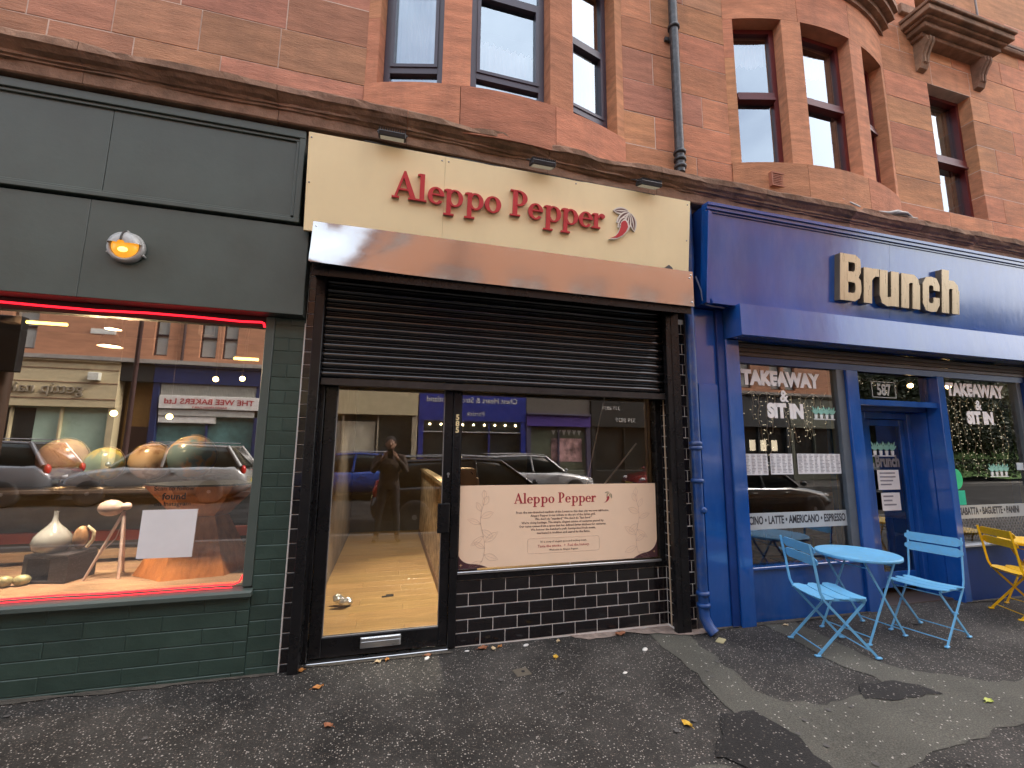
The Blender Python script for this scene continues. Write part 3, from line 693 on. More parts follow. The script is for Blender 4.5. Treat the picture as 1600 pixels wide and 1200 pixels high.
def globe(x, y, r, label, c1, c2, tilt, z=1.195, stand=.07):
    m = bpy.data.materials.new('globe_map'); m.use_nodes = True; t = m.node_tree; N = t.nodes; L = t.links; b = N['Principled BSDF']
    co = N.new('ShaderNodeTexCoord'); nz = N.new('ShaderNodeTexNoise'); nz.inputs['Scale'].default_value = 1.1/r*.8; nz.inputs['Detail'].default_value = 8
    L.new(co.outputs['Object'], nz.inputs['Vector']); cr = N.new('ShaderNodeValToRGB'); L.new(nz.outputs['Fac'], cr.inputs[0])
    e = cr.color_ramp.elements; e[0].position = .46; e[0].color = (*c1, 1); e[1].position = .52; e[1].color = (*c2, 1)
    k = cr.color_ramp.elements.new(.62); k.color = (c2[0]*.8, c2[1]*1.0, c2[2]*.5, 1)
    L.new(cr.outputs[0], b.inputs['Base Color']); b.inputs['Roughness'].default_value = .25; b.inputs['Coat Weight'].default_value = .3
    g_ = thing('globe', label, 'globe', (x, y, z))
    BR_ = M('globe_brass', (.2, .15, .1), .35, metal=.6)
    MB().lathe([(r*.6, 0), (r*.62, .008), (r*.2, .025), (.012, .04), (.012, stand)], 20).build('base', BR_, g_)
    s_ = MB().ball((0, 0, stand+r), r, 28, 18).build('sphere', m, g_)
    MB().tube([(.0+(r+.008)*math.cos(a)*math.sin(tilt), (r+.008)*math.sin(a) if False else -(0), stand+r+(r+.008)*math.sin(a)) if False else ((r+.008)*math.cos(a), 0, stand+r+(r+.008)*math.sin(a)) for a in [R(-95+q*12) for q in range(17)]], .005, 6).build('meridian_arm', BR_, g_)
globe(-2.29, .92, .135, 'small globe with green and yellow lands beside the brown one', (.22, .33, .30), (.48, .42, .16), .4)
globe(-1.98, .95, .155, 'antique brown globe on a round foot in the middle of the shelf', (.45, .33, .22), (.28, .17, .1), .4)
globe(-1.70, 1.02, .19, 'large blue and orange globe nearest the right of the shelf', (.16, .26, .32), (.5, .32, .18), .4)
globe(-2.62, 1.0, .17, 'faded pink globe at the left end of the shelf', (.42, .26, .2), (.5, .36, .25), .4)
# warm lamps inside
TUBE = emis('warm_tube', (1, .62, .12), 2.5)
for (x0, x1, y, z, lb) in ((-3.25, -2.95, 1.35, 2.66, 'warm yellow strip light near the left of the green shop ceiling'), (-1.55, -1.33, 1.35, 2.43, 'warm yellow strip light at the right inside the green shop')):
    s_ = thing('strip_light', lb, 'lamp', ((x0+x1)/2, y, z), inplace=True)
    MB().tube([(x0, y, z), (x1, y, z)], .014, 8).build('tube', TUBE, s_)
    MB().box(x0, x1, y-.02, y+.02, z+.014, z+.03).build('batten', SW, s_)
    MB().tube([((x0+x1)/2, y, z+.03), ((x0+x1)/2, y, 3.0)], .004, 6).build('cable', SW, s_)
for k, (px, pz, py, lb) in enumerate(((-2.62, 1.86, 1.6, 'glowing bulb above the pink globe'), (-2.15, 1.84, 1.6, 'glowing bulb above the yellow green globe'), (-1.88, 2.28, 1.9, 'glowing bulb hanging high at the centre of the green shop'), (-1.62, 2.3, 1.9, 'glowing bulb hanging high to the right in the green shop'))):
    b_ = thing('pendant_bulb', lb, 'lamp', (px, py, pz), inplace=True)
    MB().ball((px, py, pz), .028, 12, 8).build('bulb', emis('pendant_bulb', (1, .65, .2), 8), b_)
    MB().tube([(px, py, pz+.02), (px, py, 3.0)], .004, 6).build('cable', SW, b_)
ch = thing('wire_side_table', 'dark wire side table with a lamp deep inside the green shop', 'table', (-2.05, 2.4, .02), inplace=True)
MB().lathe([(.25, 0), (.25, .02)], 20, (-2.05, 2.4, 1.2)).build('top', SW, ch)
for a in range(3): MB().tube([(-2.05+.22*math.cos(a*2.1), 2.4+.22*math.sin(a*2.1), .02), (-2.05+.1*math.cos(a*2.1), 2.4+.1*math.sin(a*2.1), 1.2)], .01, 6).build('leg', SW, ch)
la = bpy.data.lights.new('globe_fill_light', 'POINT'); la.energy = 30; la.color = (1, .66, .35); la.shadow_soft_size = .1  # fill light added to brighten the globes, with a shade built around it
clamp = thing('globe_fill_lamp', 'added fill lamp with a shade in front of the globes in the green shop', 'lamp', (-2.15, .5, 2.35), inplace=True)
MB().lathe([(.08, 0), (.04, .10), (.02, .12)], 20, (-2.15, .5, 2.32)).build('shade', SW, clamp)
MB().tube([(-2.15, .5, 2.45), (-2.15, .5, 3.0)], .005, 6).build('cable', SW, clamp)
lo_ = bpy.data.objects.new('globe_fill_light', la); col.objects.link(lo_); lo_.location = (-2.15, .5, 2.30)

for (lx, lb) in ((-2.6, 'added fill spotlight over the left of the window display'), (-2.0, 'added fill spotlight over the tripod lamp in the window'), (-1.4, 'added fill spotlight over the teak pedestal')):  # spots added to brighten the deck, each given a housing
    o = thing('display_fill_spot', lb, 'lamp', (lx, .22, 2.42), inplace=True); MB().lathe([(.05, 0), (.05, .09), (.02, .11)], 16, (lx, .22, 2.40)).build('housing', SW, o); MB().tube([(lx, .22, 2.5), (lx, .31, 2.52), (lx, .31, 3.0)], .006, 6).build('stem', SW, o)
    ld = bpy.data.lights.new('display_fill_light', 'SPOT'); ld.energy = 85; ld.color = (1, .82, .6); ld.spot_size = R(48); ld.spot_blend = .6; ld.shadow_soft_size = .04
    l_ = bpy.data.objects.new('display_fill_light', ld); col.objects.link(l_); l_.location = (lx, .22, 2.39); l_.rotation_euler = (R(10), 0, 0)
# white sheet and words on the glass (the square code itself is left out)
ws = MB(); ws.add([(-1.605, .052, .80), (-1.28, .052, .797), (-1.272, .052, 1.118), (-1.60, .052, 1.118), (-1.605, .055, .80), (-1.28, .055, .797), (-1.272, .055, 1.118), (-1.60, .055, 1.118)], [(0, 1, 2, 3), (7, 6, 5, 4), (0, 4, 5, 1), (1, 5, 6, 2), (2, 6, 7, 3), (3, 7, 4, 0)])
tag(ws.build('paper_sheet', M('white_paper', (.8, .8, .79), .6, var=.04)), 'square white sheet stuck on the green shop window', 'sheet')
VIN = M('black_vinyl', (.02, .018, .018), .5, var=.05)
ft = thing('window_lettering', 'black words reading found on Instagram stuck on the green shop window', 'lettering', (-1.43, .055, 1.14), inplace=True)
lettering('lettering', 'Scan to follow', (-1.43, .055, 1.248), .042, VIN, ft)
lettering('lettering', 'found', (-1.425, .055, 1.187), .062, VIN, ft, off=.0016)
lettering('lettering', 'on Instagram', (-1.43, .055, 1.143), .042, VIN, ft)
# ------------------------------------------------------------------ middle shop
BLACK = M('black_powdercoat', (.008, .008, .009), .28, var=.15, bump=.06, bs=40, dirt=.1, dirtc=(.08, .075, .07), ds=5, spec=.32)
TILE = M('black_glazed_tile', (.013, .011, .012), .12, var=.2, rnd=.15, bump=.03, bs=8, spec=.6)
GROUT = M('white_grout', (.74, .72, .68), .85, var=.15, bump=.3, dirt=.35, dirtc=(.3, .27, .23), ds=6)
ms = thing('black_shopfront', 'black shopfront with glazed door, window and black tiled riser in the middle', 'shopfront', (1.0, .12, 0), inplace=True)
# tiled strips beside the guides
MB().box(-.669, -.662, -.0015, .05, -.05, 2.5).build('grout_edge', M('white_grout_line', (.72, .70, .66), .8, bump=.3), ms)
MB().box(-.663, -.602, .004, .3, -.1, 2.97).build('grout_bed', GROUT, ms)
z = -.04; k = 0
tm = MB().box(.0035, .0605, 0, .05, .002, .099, .0025).mesh('tile', TILE)
while z < 2.93:
    o = link('tile', tm, ms); o.location = Vector((-.663, random.uniform(-.001, .001), z)); z += .1008
MB().box(2.562, 2.742, .004, .3, -.1, 2.83).build('grout_bed', GROUT, ms)
ta = MB().box(.002, .052, 0, .05, .003, .098, .0025).mesh('tile', TILE); tb = MB().box(.0, .09, 0, .05, .0, .098, .0025).mesh('tile', TILE)
z = -.04; k = 0
while z < 2.75:
    o = link('tile', ta if k % 2 else tb, ms); o.location = Vector((2.655 if k % 2 else 2.648, random.uniform(-.001, .001), z))
    if k % 2:
        o = link('tile', MB().box(0, .026, 0, .05, .003, .098, .002).mesh('tile', TILE) if k == 1 else t2, ms)
        t2 = o.data; o.location = Vector((2.714, 0, z))
    z += .1008; k += 1
# return between riser and pier
MB().box(2.528, 2.56, .002, .16, -.1, 2.1).build('grout_bed', GROUT, ms)
tr_ = MB().box(0, .02, .0, .052, .002, .098, .002).mesh('tile', TILE); tr2 = MB().box(0, .02, .0, .045, .002, .098, .002).mesh('tile', TILE)
z = -.004
while z < 2.0:
    for (yy, me_) in ((.009, tr_), (.074, tr2)):
        o = link('tile', me_, ms); o.location = Vector((2.5255, yy, z))
    z += .0995
MB().box(2.519, 2.528, .062, .072, 0, 2.05).build('edge_trim', M('cream_trim', (.6, .47, .33), .5), ms)
# riser
MB().box(.572, 2.528, .1235, .2, -.1, .4955).build('grout_bed', GROUT, ms)
brickrows(ms, .575, 2.527, -.004, .4935, .12, .0995, .207, TILE, name='tile', first=.5, depth=.03, gap=.006, bev=.0025, top_down=True, jit=.0008)
# door frame, door
fr = MB(); fr.box(-.604, -.502, .082, .2, -.02, 2.3, .003); fr.box(.514, .578, .10, .2, .0, 2.3, .004); fr.box(-.502, .514, .1, .2, 2.12, 2.3); fr.box(.578, 2.52, .1, .2, 2.12, 2.3)
fr.build('door_frame', BLACK, ms)
dr = thing_part('glazed_door', ms)
dl = MB(); dl.box(-.5, -.412, .112, .165, .022, 2.118, .004); dl.box(.442, .512, .112, .165, .022, 2.118, .004); dl.box(-.412, .442, .113, .164, .023, .160, .003); dl.box(-.412, .442, .113, .164, 2.05, 2.117)
dl.build('door_leaf', BLACK, dr)
bd = MB(); bd.box(-.412, .442, .117, .132, .160, .168, .002); bd.box(-.412, -.405, .117, .132, .168, 2.05, .002); bd.box(.435, .442, .117, .132, .168, 2.05, .002); bd.build('glazing_bead', M('dull_aluminium', (.3, .29, .28), .4, metal=.6), dr)
GL_MID = glass('door_glass', .13, 2.0, (.92, .93, .92))
MB().add([(-.412, .138, .165), (.442, .138, .165), (.442, .138, 2.05), (-.412, .138, 2.05)], [(0, 1, 2, 3)]).build('pane', GL_MID, dr)
STEEL2 = M('brushed_aluminium', (.62, .63, .64), .3, metal=1.0, var=.08, stretch=(1, 1, 14), bump=.05)
lp = MB(); lp.box(-.138, .157, .100, .113, .066, .142, .003); lp.box(-.13, .149, .094, .1005, .122, .138, .002); lp.box(-.13, .149, .0965, .1002, .072, .112, .002); lp.build('letter_plate', STEEL2, dr)
hd = MB(); hd.box(.40, .498, .045, .062, .885, 1.115, .006); hd.box(.46, .498, .062, .1125, 1.08, 1.114, .004); hd.box(.46, .498, .062, .1125, .886, .92, .004); hd.build('pull_handle', BLACK, dr)
kh = MB(); kh.lathe([(.010, 0), (.012, .006), (.009, .009)], 14, (.484, .112, 1.345), 'y'); kh.box(.479, .489, .103, .1125, 1.315, 1.342, .002); kh.build('lock_cylinder', STEEL2, dr)
MB().box(-.5, .515, .06, .16, -.02, .014, .003).build('threshold', STEEL2, ms)
GOLD = M('gold_vinyl', (.95, .78, .42), .4)
for q, ch_ in enumerate('585'): lettering('door_number', ch_, (.548, .0985, 1.793-q*.053), .064, GOLD, ms, off=.002)
# shop window
wn = thing_part('shop_window', ms)
wf = MB(); wf.box(2.46, 2.525, .115, .2, .545, 2.12, .004); wf.box(.579, 2.525, .11, .2, .4965, .544, .004); wf.box(.5785, .588, .115, .2, .545, 2.12)
wf.build('window_frame', BLACK, wn)
MB().box(.58, 2.465, .098, .13, .5445, .566, .003).build('sill_strip', STEEL2, wn)
MB().add([(.588, .15, .56), (2.46, .15, .56), (2.46, .15, 2.12), (.588, .15, 2.12)], [(0, 1, 2, 3)]).build('pane', GL_MID, wn)
for xx in (2.40, 2.435): MB().box(xx, xx+.012, .19, .21, .57, 2.05).build('inner_post', M('bare_stud', (.4, .33, .24), .7), wn)
# poster fixed to the window
ps = thing('window_poster', 'cream window poster headed Aleppo Pepper with menu story and chilli plant drawings', 'poster', (1.5, .14, .57), inplace=True)
PCREAM = M('poster_cream', lin(253, 224, 192), .45, var=.02); PDARK = M('poster_plum', (.075, .03, .035), .45, var=.05); PRED = M('poster_red', (.42, .03, .045), .45, var=.03); PTXT = M('poster_text', (.10, .05, .05), .5, var=.02); PLINE = M('poster_line', (.62, .44, .34), .5, var=.02)
X0, X1, ZB, ZT = .578, 2.45, .578, 1.245
MB().box(X0, X1, .1405, .146, ZB, ZT).build('sheet', PCREAM, ps)
YP = .1395
def curvepoly(pts, n=8):
    out = []
    for seg in pts:
        if len(seg) == 2 and not isinstance(seg[0], tuple): out.append(seg)
        else:
            p0, p1, p2 = seg
            for q in range(n+1): t = q/n; out.append(((1-t)**2*p0[0]+2*t*(1-t)*p1[0]+t*t*p2[0], (1-t)**2*p0[1]+2*t*(1-t)*p1[1]+t*t*p2[1]))
    return out
MB().prism(curvepoly([(X0, ZB), (X0+.26, ZB), ((X0+.26, ZB), (X0+.20, ZB+.03), (X0+.12, ZB+.035)), ((X0+.12, ZB+.035), (X0+.02, ZB+.045), (X0, ZB+.15))]), 'y', YP, .1405).build('corner_shape', PDARK, ps)
MB().prism(curvepoly([(X1, ZB), (X1-.25, ZB), ((X1-.25, ZB), (X1-.18, ZB+.04), (X1-.12, ZB+.045)), ((X1-.12, ZB+.045), (X1-.02, ZB+.06), (X1, ZB+.16))]), 'y', YP, .1405).build('corner_shape', PDARK, ps)
def star(x, z, r, y):
    p = []
    for q in range(8): a = R(45*q); rr = r if q % 2 == 0 else r*.28; p.append((x+rr*math.cos(a), z+rr*math.sin(a)))
    return MB().prism(p, 'y', y, y+.001)
star(X0+.035, ZB+.03, .016, .1388).build('star', M('poster_gold', (.75, .5, .25), .5), ps); star(X1-.035, ZB+.05, .012, .1388).build('star', MATS['poster_gold'], ps)

# ---- serif letters built from strokes
def ell(cx, cy, rx, ry, tx, ty, a0=0, a1=360, n=28):
    """modulated ring: thick at the sides, thin at top and bottom"""
    qs = []
    for i in range(n):
        q = []
        for a in (a0+(a1-a0)*i/n, a0+(a1-a0)*(i+1)/n):
            c_, s_ = math.cos(R(a)), math.sin(R(a)); q.append(((cx+rx*c_, cy+ry*s_), (cx+(rx-tx)*c_, cy+(ry-ty)*s_)))
        qs.append([q[0][0], q[1][0], q[1][1], q[0][1]])
    return ('ring', qs)
def pol(*p): return ('poly', list(p))
def rc(x0, y0, x1, y1): return pol((x0, y0), (x1, y0), (x1, y1), (x0, y1))
T, S = .165, .055
GLY = {
 'A': [pol((.07, 0), (.15, 0), (.455, .93), (.40, 1.0)), pol((.40, 1.0), (.47, 1.0), (.86, 0), (.665, 0), (.365, .86)), rc(.2, .30, .62, .36), rc(.0, 0, .26, S), rc(.57, 0, .95, S)],
 'l': [rc(.09, 0, .255, 1.0), pol((.0, .93), (.0, .96), (.09, 1.0), (.12, 1.0), (.12, .91)), rc(.0, 0, .345, S)],
 'e': [ell(.30, .295, .30, .315, T, .06, 20, 322), rc(.12, .305, .545, .36), ell(.30, .295, .30, .315, .15, .06, 0, 20, 4)],
 'p': [rc(.10, -.33, .265, .57), pol((.0, .54), (.0, .57), (.10, .61), (.265, .61), (.265, .52), (.12, .52)), rc(.0, -.36, .38, -.30), ell(.40, .295, .31, .315, T, .055, -150, 150)],
 'o': [ell(.32, .295, .32, .315, T+.01, .055)],
 'P': [rc(.11, 0, .29, 1.0), rc(.0, 0, .41, S), rc(.0, .945, .3, 1.0), ell(.32, .70, .36, .30, .18, .055, -90, 90, 16), rc(.25, .945, .33, 1.0), rc(.25, .40, .33, .455)],
 'r': [rc(.10, 0, .265, .57), pol((.0, .54), (.0, .57), (.10, .61), (.265, .61), (.265, .52), (.12, .52)), rc(.0, 0, .37, S), ell(.42, .36, .19, .26, .07, .10, 60, 165, 8), ell(.475, .51, .085, .085, .084, .084)],
}
def glyph_mb(ch, x, v0, s, d0, depth, fmap, step=.0006):
    mb = MB()
    for k, (ty, g_) in enumerate(GLY[ch]):
        d = d0+depth+k*step
        polys = [g_] if ty == 'poly' else g_
        for p in polys:
            n = len(p); fr_ = [fmap(x+a*s, d, v0+b*s) for a, b in p]; bk = [fmap(x+a*s, d0, v0+b*s) for a, b in p]
            mb.add(fr_, [list(range(n))], False)
            for i in range(n):
                if ty == 'ring' and i in (1, 3): continue
                mb.add([fr_[i], fr_[(i+1) % n], bk[(i+1) % n], bk[i]], [(0, 1, 2, 3)], False)
    return mb
LET = [('A', -.074), ('l', .122), ('e', .206), ('p', .336), ('p', .508), ('o', .675), ('P', .895), ('e', 1.058), ('p', 1.20), ('p', 1.362), ('e', 1.528), ('r', 1.655)]
# heading on the poster, same letter shapes
for (c_, x) in LET: glyph_mb(c_, 1.062+(x+.074)*.418, 1.088, .088, 0, .0012, lambda X, d, v: (X, .1402-d, v), .0002).build('letter', PRED, ps)
LN = ["From the sun-drenched markets of the Levant to this dear city we now call home,", "Aleppo Pepper is our tribute to the art of the Syrian grill.", "We don't do \"standard.\" We don't do \"fast food.\"", "We're doing heritage. The simple, elegant cuisine of centuries passed by.", "Our name comes from a spice that has defined Syrian kitchens for centuries.", "We honour the butcher's craft: hand-picked fresh meats,", "marinated in tradition and seared by the flame."]
for q, s_ in enumerate(LN): lettering('text_line', s_, (1.52, .1395, 1.003-q*.0292), .0265, PTXT, ps, res=1, ext=.0004, off=.0003)
lettering('text_line', "It's a story of elegant spice and melting meats.", (1.52, .1395, .754), .0235, PTXT, ps, res=1, ext=.0004)
lettering('text_line', "Taste the smoke.  +  Feel the history.", (1.52, .1395, .715), .032, PRED, ps, res=1, ext=.0004)
lettering('text_line', "Welcome to Aleppo Pepper.", (1.52, .1395, .684), .0235, PTXT, ps, res=1, ext=.0004)
bx_ = MB(); a, b, c_, d = 1.185, 1.86, .668, .792
bx_.tube([(x, .1400, z) for x, z in [(a+.02, c_), (b-.02, c_), (b-.005, c_+.005), (b, c_+.02), (b, d-.02), (b-.005, d-.005), (b-.02, d), (a+.02, d), (a+.005, d-.005), (a, d-.02), (a, c_+.02), (a+.005, c_+.005)]], .0012, 4, closed=True); bx_.build('text_border', PLINE, ps)
def leafline(mb, x, z, L_, ang, w, y, r):
    pts = []
    for q in range(13):
        t = q/12*2; s_ = t if t <= 1 else 2-t; side = 1 if t <= 1 else -1
        u = L_*s_; v = side*w*math.sin(math.pi*s_)
        pts.append((x+u*math.cos(ang)-v*math.sin(ang), y, z+u*math.sin(ang)+v*math.cos(ang)))
    mb.tube(pts, r, 4)
    mb.tube([(x, y, z), (x+L_*.9*math.cos(ang), y, z+L_*.9*math.sin(ang))], r*.7, 4)
for (px, mir) in ((.79, 1), (2.25, -1)):
    mb = MB(); st = [(px+mir*.02*math.sin(q*.7), .1400, .63+q*.05) for q in range(11)]
    mb.tube(st, .0013, 4)
    for q, (L_, an) in enumerate(((.12, 200), (.13, -20), (.11, 150), (.14, 35), (.13, 215), (.12, -35), (.12, 160), (.12, 20), (.09, 120), (.09, 60), (.08, 95))):
        p = st[min(10, q)]
        leafline(mb, p[0], p[2], L_, R(an if mir > 0 else 180-an), .02+.006*(q % 2), .1400, .001)
    mb.build('plant_drawing', PLINE, ps)

# chilli emblem helper: leaves and pod as flat cut-outs
def leafpoly(x, z, L_, ang, w, bend=0, n=10):
    p = []
    for q in range(2*n):
        t = q/n if q <= n else 2-q/n; sd = 1 if q <= n else -1
        u = L_*t; v = sd*w*math.sin(math.pi*min(1, t))**.8+bend*t*t
        p.append((x+u*math.cos(ang)-v*math.sin(ang), z+u*math.sin(ang)+v*math.cos(ang)))
    return p
def chilli(parent, cx, cz, s, fmap, d0, cols):
    white, brown, red = cols
    def pr(pts, da, db, mat, nm):
        n = len(pts); f = [fmap(cx+a*s, db, cz+b*s) for a, b in pts]; k = [fmap(cx+a*s, da, cz+b*s) for a, b in pts]
        mb = MB(); mb.add(f, [list(range(n))]); [mb.add([f[i], f[(i+1) % n], k[(i+1) % n], k[i]], [(0, 1, 2, 3)]) for i in range(n)]
        mb.build(nm, mat, parent)
    LV = [(.42, .95, .85, 186, .11, 0), (.5, .9, .95, 215, .13, .1), (.52, .86, .95, -68, .13, -.1), (.45, .8, .95, -98, .11, 0), (.3, .6, .7, 220, .1, .15)]
    for i, (x, z, L_, a, w, b) in enumerate(LV):
        pr(leafpoly(x, z, L_*1.0, R(a), w+.075, b), d0, d0+.012+i*.0015, white, 'leaf_edge')
        x2, z2 = x+.04*math.cos(R(a)), z+.04*math.sin(R(a))
        pr(leafpoly(x2, z2, L_*.88, R(a), w, b), d0, d0+.0128+i*.0015, brown, 'leaf')
        pr(leafpoly(x2, z2, L_*.86, R(a), .03, b), d0, d0+.0134+i*.0015, white, 'leaf_vein')
    pod = [(.10, .38), (.22, .42), (.34, .30), (.38, .12), (.28, -.12), (.08, -.34), (-.2, -.5), (-.52, -.55), (-.28, -.42), (-.12, -.22), (-.02, .05), (.0, .28)]
    pc = (sum(p[0] for p in pod)/12, sum(p[1] for p in pod)/12)
    pr([(pc[0]+(x-pc[0])*1.22, pc[1]+(z-pc[1])*1.16) for x, z in pod], d0, d0+.021, white, 'pod_edge')
    pr(pod, d0, d0+.023, red, 'pod')
    pr([(.12, .36), (.2, .42), (.32, .66), (.46, .84), (.42, .86), (.26, .66)], d0, d0+.0225, white, 'stalk')
PW = M('poster_cream', (1, 1, 1)); PB = M('poster_olive', (.10, .10, .04), .5)
chilli(ps, 1.945, 1.112, .062, lambda X, d, v: (X, .1402-d*.06, v), 0, (PW, PB, PRED))

# ---- sign board
sg = thing('shop_sign', 'cream sign board with raised red letters Aleppo Pepper and a chilli emblem', 'sign', (1.0, -.2, 3.2), inplace=True)
th = math.atan2(.08, .73)
def smap(X, d, v): return (X, -.172-v*math.sin(th)-d*math.cos(th), 3.2+v*math.cos(th)-d*math.sin(th))
SIGNC = M('sign_cream', lin(251, 232, 184), .38, var=.04, ns=2, bump=.02, bs=10, streak=.12, streakc=(.5, .38, .22))
SIGNR = M('sign_red', lin(196, 52, 58), .4, var=.05); SIGNE = M('letter_return', (.62, .5, .36), .5)
def slab(x0, x1, v0, v1, d0, d1):
    v = [smap(x, d, q) for x in (x0, x1) for d in (d0, d1) for q in (v0, v1)]
    return MB().add(v, [(0, 1, 3, 2), (4, 6, 7, 5), (0, 4, 5, 1), (2, 3, 7, 6), (0, 2, 6, 4), (1, 5, 7, 3)])
slab(-.70, .336, -.02, .74, -.03, 0).build('panel', SIGNC, sg); slab(.3375, 2.69, -.02, .74, -.03, 0).build('panel', SIGNC, sg)
slab(-.705, 2.695, -.021, .741, -.034, -.03).build('panel_edge', M('dark_edge', (.06, .05, .045), .5), sg)
for (c_, x) in LET: 
    glyph_mb(c_, x, .325, .222, .012, .018, smap).build('letter', SIGNR, sg)
    glyph_mb(c_, x-.0015, .323, .225, .0, .0125, smap, .0001).build('letter_spacer', SIGNE, sg)
EMW = M('emblem_white', (.78, .72, .64), .5); EMB = M('emblem_brown', (.14, .06, .045), .5)
chilli(sg, 1.945, .36, .185, smap, .004, (EMW, EMB, SIGNR))
MB().box(-.69, 2.68, -.15, .02, 3.21, 3.9).build('backing', DARK, sg)
for (sx_, sv_) in ((-.68, .70), (-.68, .35), (.31, .70), (.365, .70), (1.5, .71), (2.66, .70), (2.66, .35)):
    p_ = smap(sx_, .0, sv_); MB().lathe([(.007, 0), (.006, .003), (.002, .004)], 10, p_, 'y').build('screw_cap', MATS['dull_aluminium'], sg)

# ---- roller shutter with steel hood
rs = thing('roller_shutter', 'half lowered black slatted roller shutter with steel hood over the middle shop', 'shutter', (1, 0, 2.0), inplace=True)
SLAT = M('black_shutter_lath', (.006, .006, .0065), .11, var=.2, bump=.03, bs=30, stretch=(.2, 1, 1), spec=.85, rvar=.04)
pr = [(.03, .0), (.016, .003), (.008, .012), (.004, .026), (.006, .038), (.012, .047), (.020, .0525), (.027, .055), (.024, .058), (.014, .062), (.011, .066), (.014, .071), (.03, .0745), (.034, .0745), (.034, 0)]
sm_ = MB().prism(pr, 'x', 0, 3.05, True).mesh('slat', SLAT)
z = 2.092
while z < 3.1:
    o = link('slat', sm_, rs); o.location = Vector((-.531, .01, z)); z += .0755
bbm = MB(); bbm.box(-.528, 2.518, .0, .045, 2.03, 2.085, .004); bbm.box(-.528, 2.518, -.012, .0, 2.03, 2.042, .002); bbm.build('bottom_bar', M('grey_bottom_bar', (.035, .033, .032), .35, metal=.3, bump=.1, dirt=.4, dirtc=(.12, .11, .1), ds=8), rs)
for (a, b) in ((-.602, -.532), (2.50, 2.642)):
    mb = MB(); mb.box(a, b, -.055, .005, -.08, 2.89, .004)
    if a < 0: mb.box(a+.02, b, .005, .08, -.08, 2.89)
    else: mb.box(a+.055, a+.06, -.06, -.05, -.05, 2.87)
    mb.build('guide_rail', BLACK, rs)
def hoodmat():
    m = bpy.data.materials.new('hood_steel'); m.use_nodes = True; t = m.node_tree; N = t.nodes; L = t.links; b = N['Principled BSDF']
    b.inputs['Base Color'].default_value = (.50, .495, .49, 1); b.inputs['Metallic'].default_value = 1; b.inputs['Roughness'].default_value = .17
    co = N.new('ShaderNodeTexCoord'); mp = N.new('ShaderNodeMapping'); mp.inputs['Scale'].default_value = (1, 1, 2.2); L.new(co.outputs['Object'], mp.inputs[0])
    n = N.new('ShaderNodeTexNoise'); n.inputs['Scale'].default_value = 1.8; n.inputs['Detail'].default_value = 2; L.new(mp.outputs[0], n.inputs[0])
    n2 = N.new('ShaderNodeTexNoise'); n2.inputs['Scale'].default_value = 60; n2.inputs['Detail'].default_value = 4; L.new(co.outputs['Object'], n2.inputs[0])
    rr = N.new('ShaderNodeMapRange'); rr.inputs[3].default_value = .06; rr.inputs[4].default_value = .17; L.new(n2.outputs['Fac'], rr.inputs[0]); L.new(rr.outputs[0], b.inputs['Roughness'])
    bp = N.new('ShaderNodeBump'); bp.inputs['Strength'].default_value = .06; bp.inputs['Distance'].default_value = .03; L.new(n.outputs['Fac'], bp.inputs['Height']); L.new(bp.outputs[0], b.inputs['Normal'])
    return m
HS = hoodmat()
hb = MB(); nx = 60
def hoodpt(x, y, z):
    dn = 0
    if y < -.2: dn = .010*math.exp(-((x+.48)/.09)**2)*math.exp(-((z-3.10)/.08)**2)-.016*math.exp(-((x+.60)/.04)**2)*math.exp(-((z-2.9)/.05)**2)+.0012*mnoise.noise(Vector((x*1.6, z*2, 0)))
    if y < -.2: dn -= .17*(3.197-z)*math.exp(-((x+.62)/.52)**2)
    return (x, y+dn, z)
for strip_ in (((-.17, 3.197), (-.30, 3.197)), ((-.3005, 3.1965), (-.3005, 3.14), (-.3005, 3.085), (-.3005, 3.03), (-.3005, 2.975), (-.3005, 2.92), (-.3005, 2.862)), ((-.30, 2.862), (-.265, 2.862))):
    m_ = len(strip_); v = [hoodpt(-.612+3.25*i/nx, y, z) for i in range(nx+1) for (y, z) in strip_]
    hb.add(v, [(i*m_+k, (i+1)*m_+k, (i+1)*m_+k+1, i*m_+k+1) for i in range(nx) for k in range(m_-1)], True)
hb.add([(-.612, -.30, 2.862), (-.612, -.30, 3.197), (-.612, .05, 3.197), (-.612, .05, 2.862)], [(0, 1, 2, 3)]); hb.add([(2.638, -.30, 2.862), (2.638, -.30, 3.197), (2.638, .05, 3.197), (2.638, .05, 2.862)], [(3, 2, 1, 0)])
hb.build('hood', HS, rs)
MB().box(-.605, 2.63, -.27, -.262, 2.80, 3.15).build('hood_lining', BLACK, rs)
for (x, z) in ((-.59, 3.16), (-.59, 2.90), (2.615, 3.16), (2.615, 2.90), (2.60, 3.13)): MB().lathe([(.008, 0), (.007, .004), (.002, .006)], 10, (x, -.302, z), 'y').build('rivet', STEEL2, rs)
MB().box(-.60, 2.64, .046, .3, 2.12, 3.3).build('lintel_board', DARK, ms)
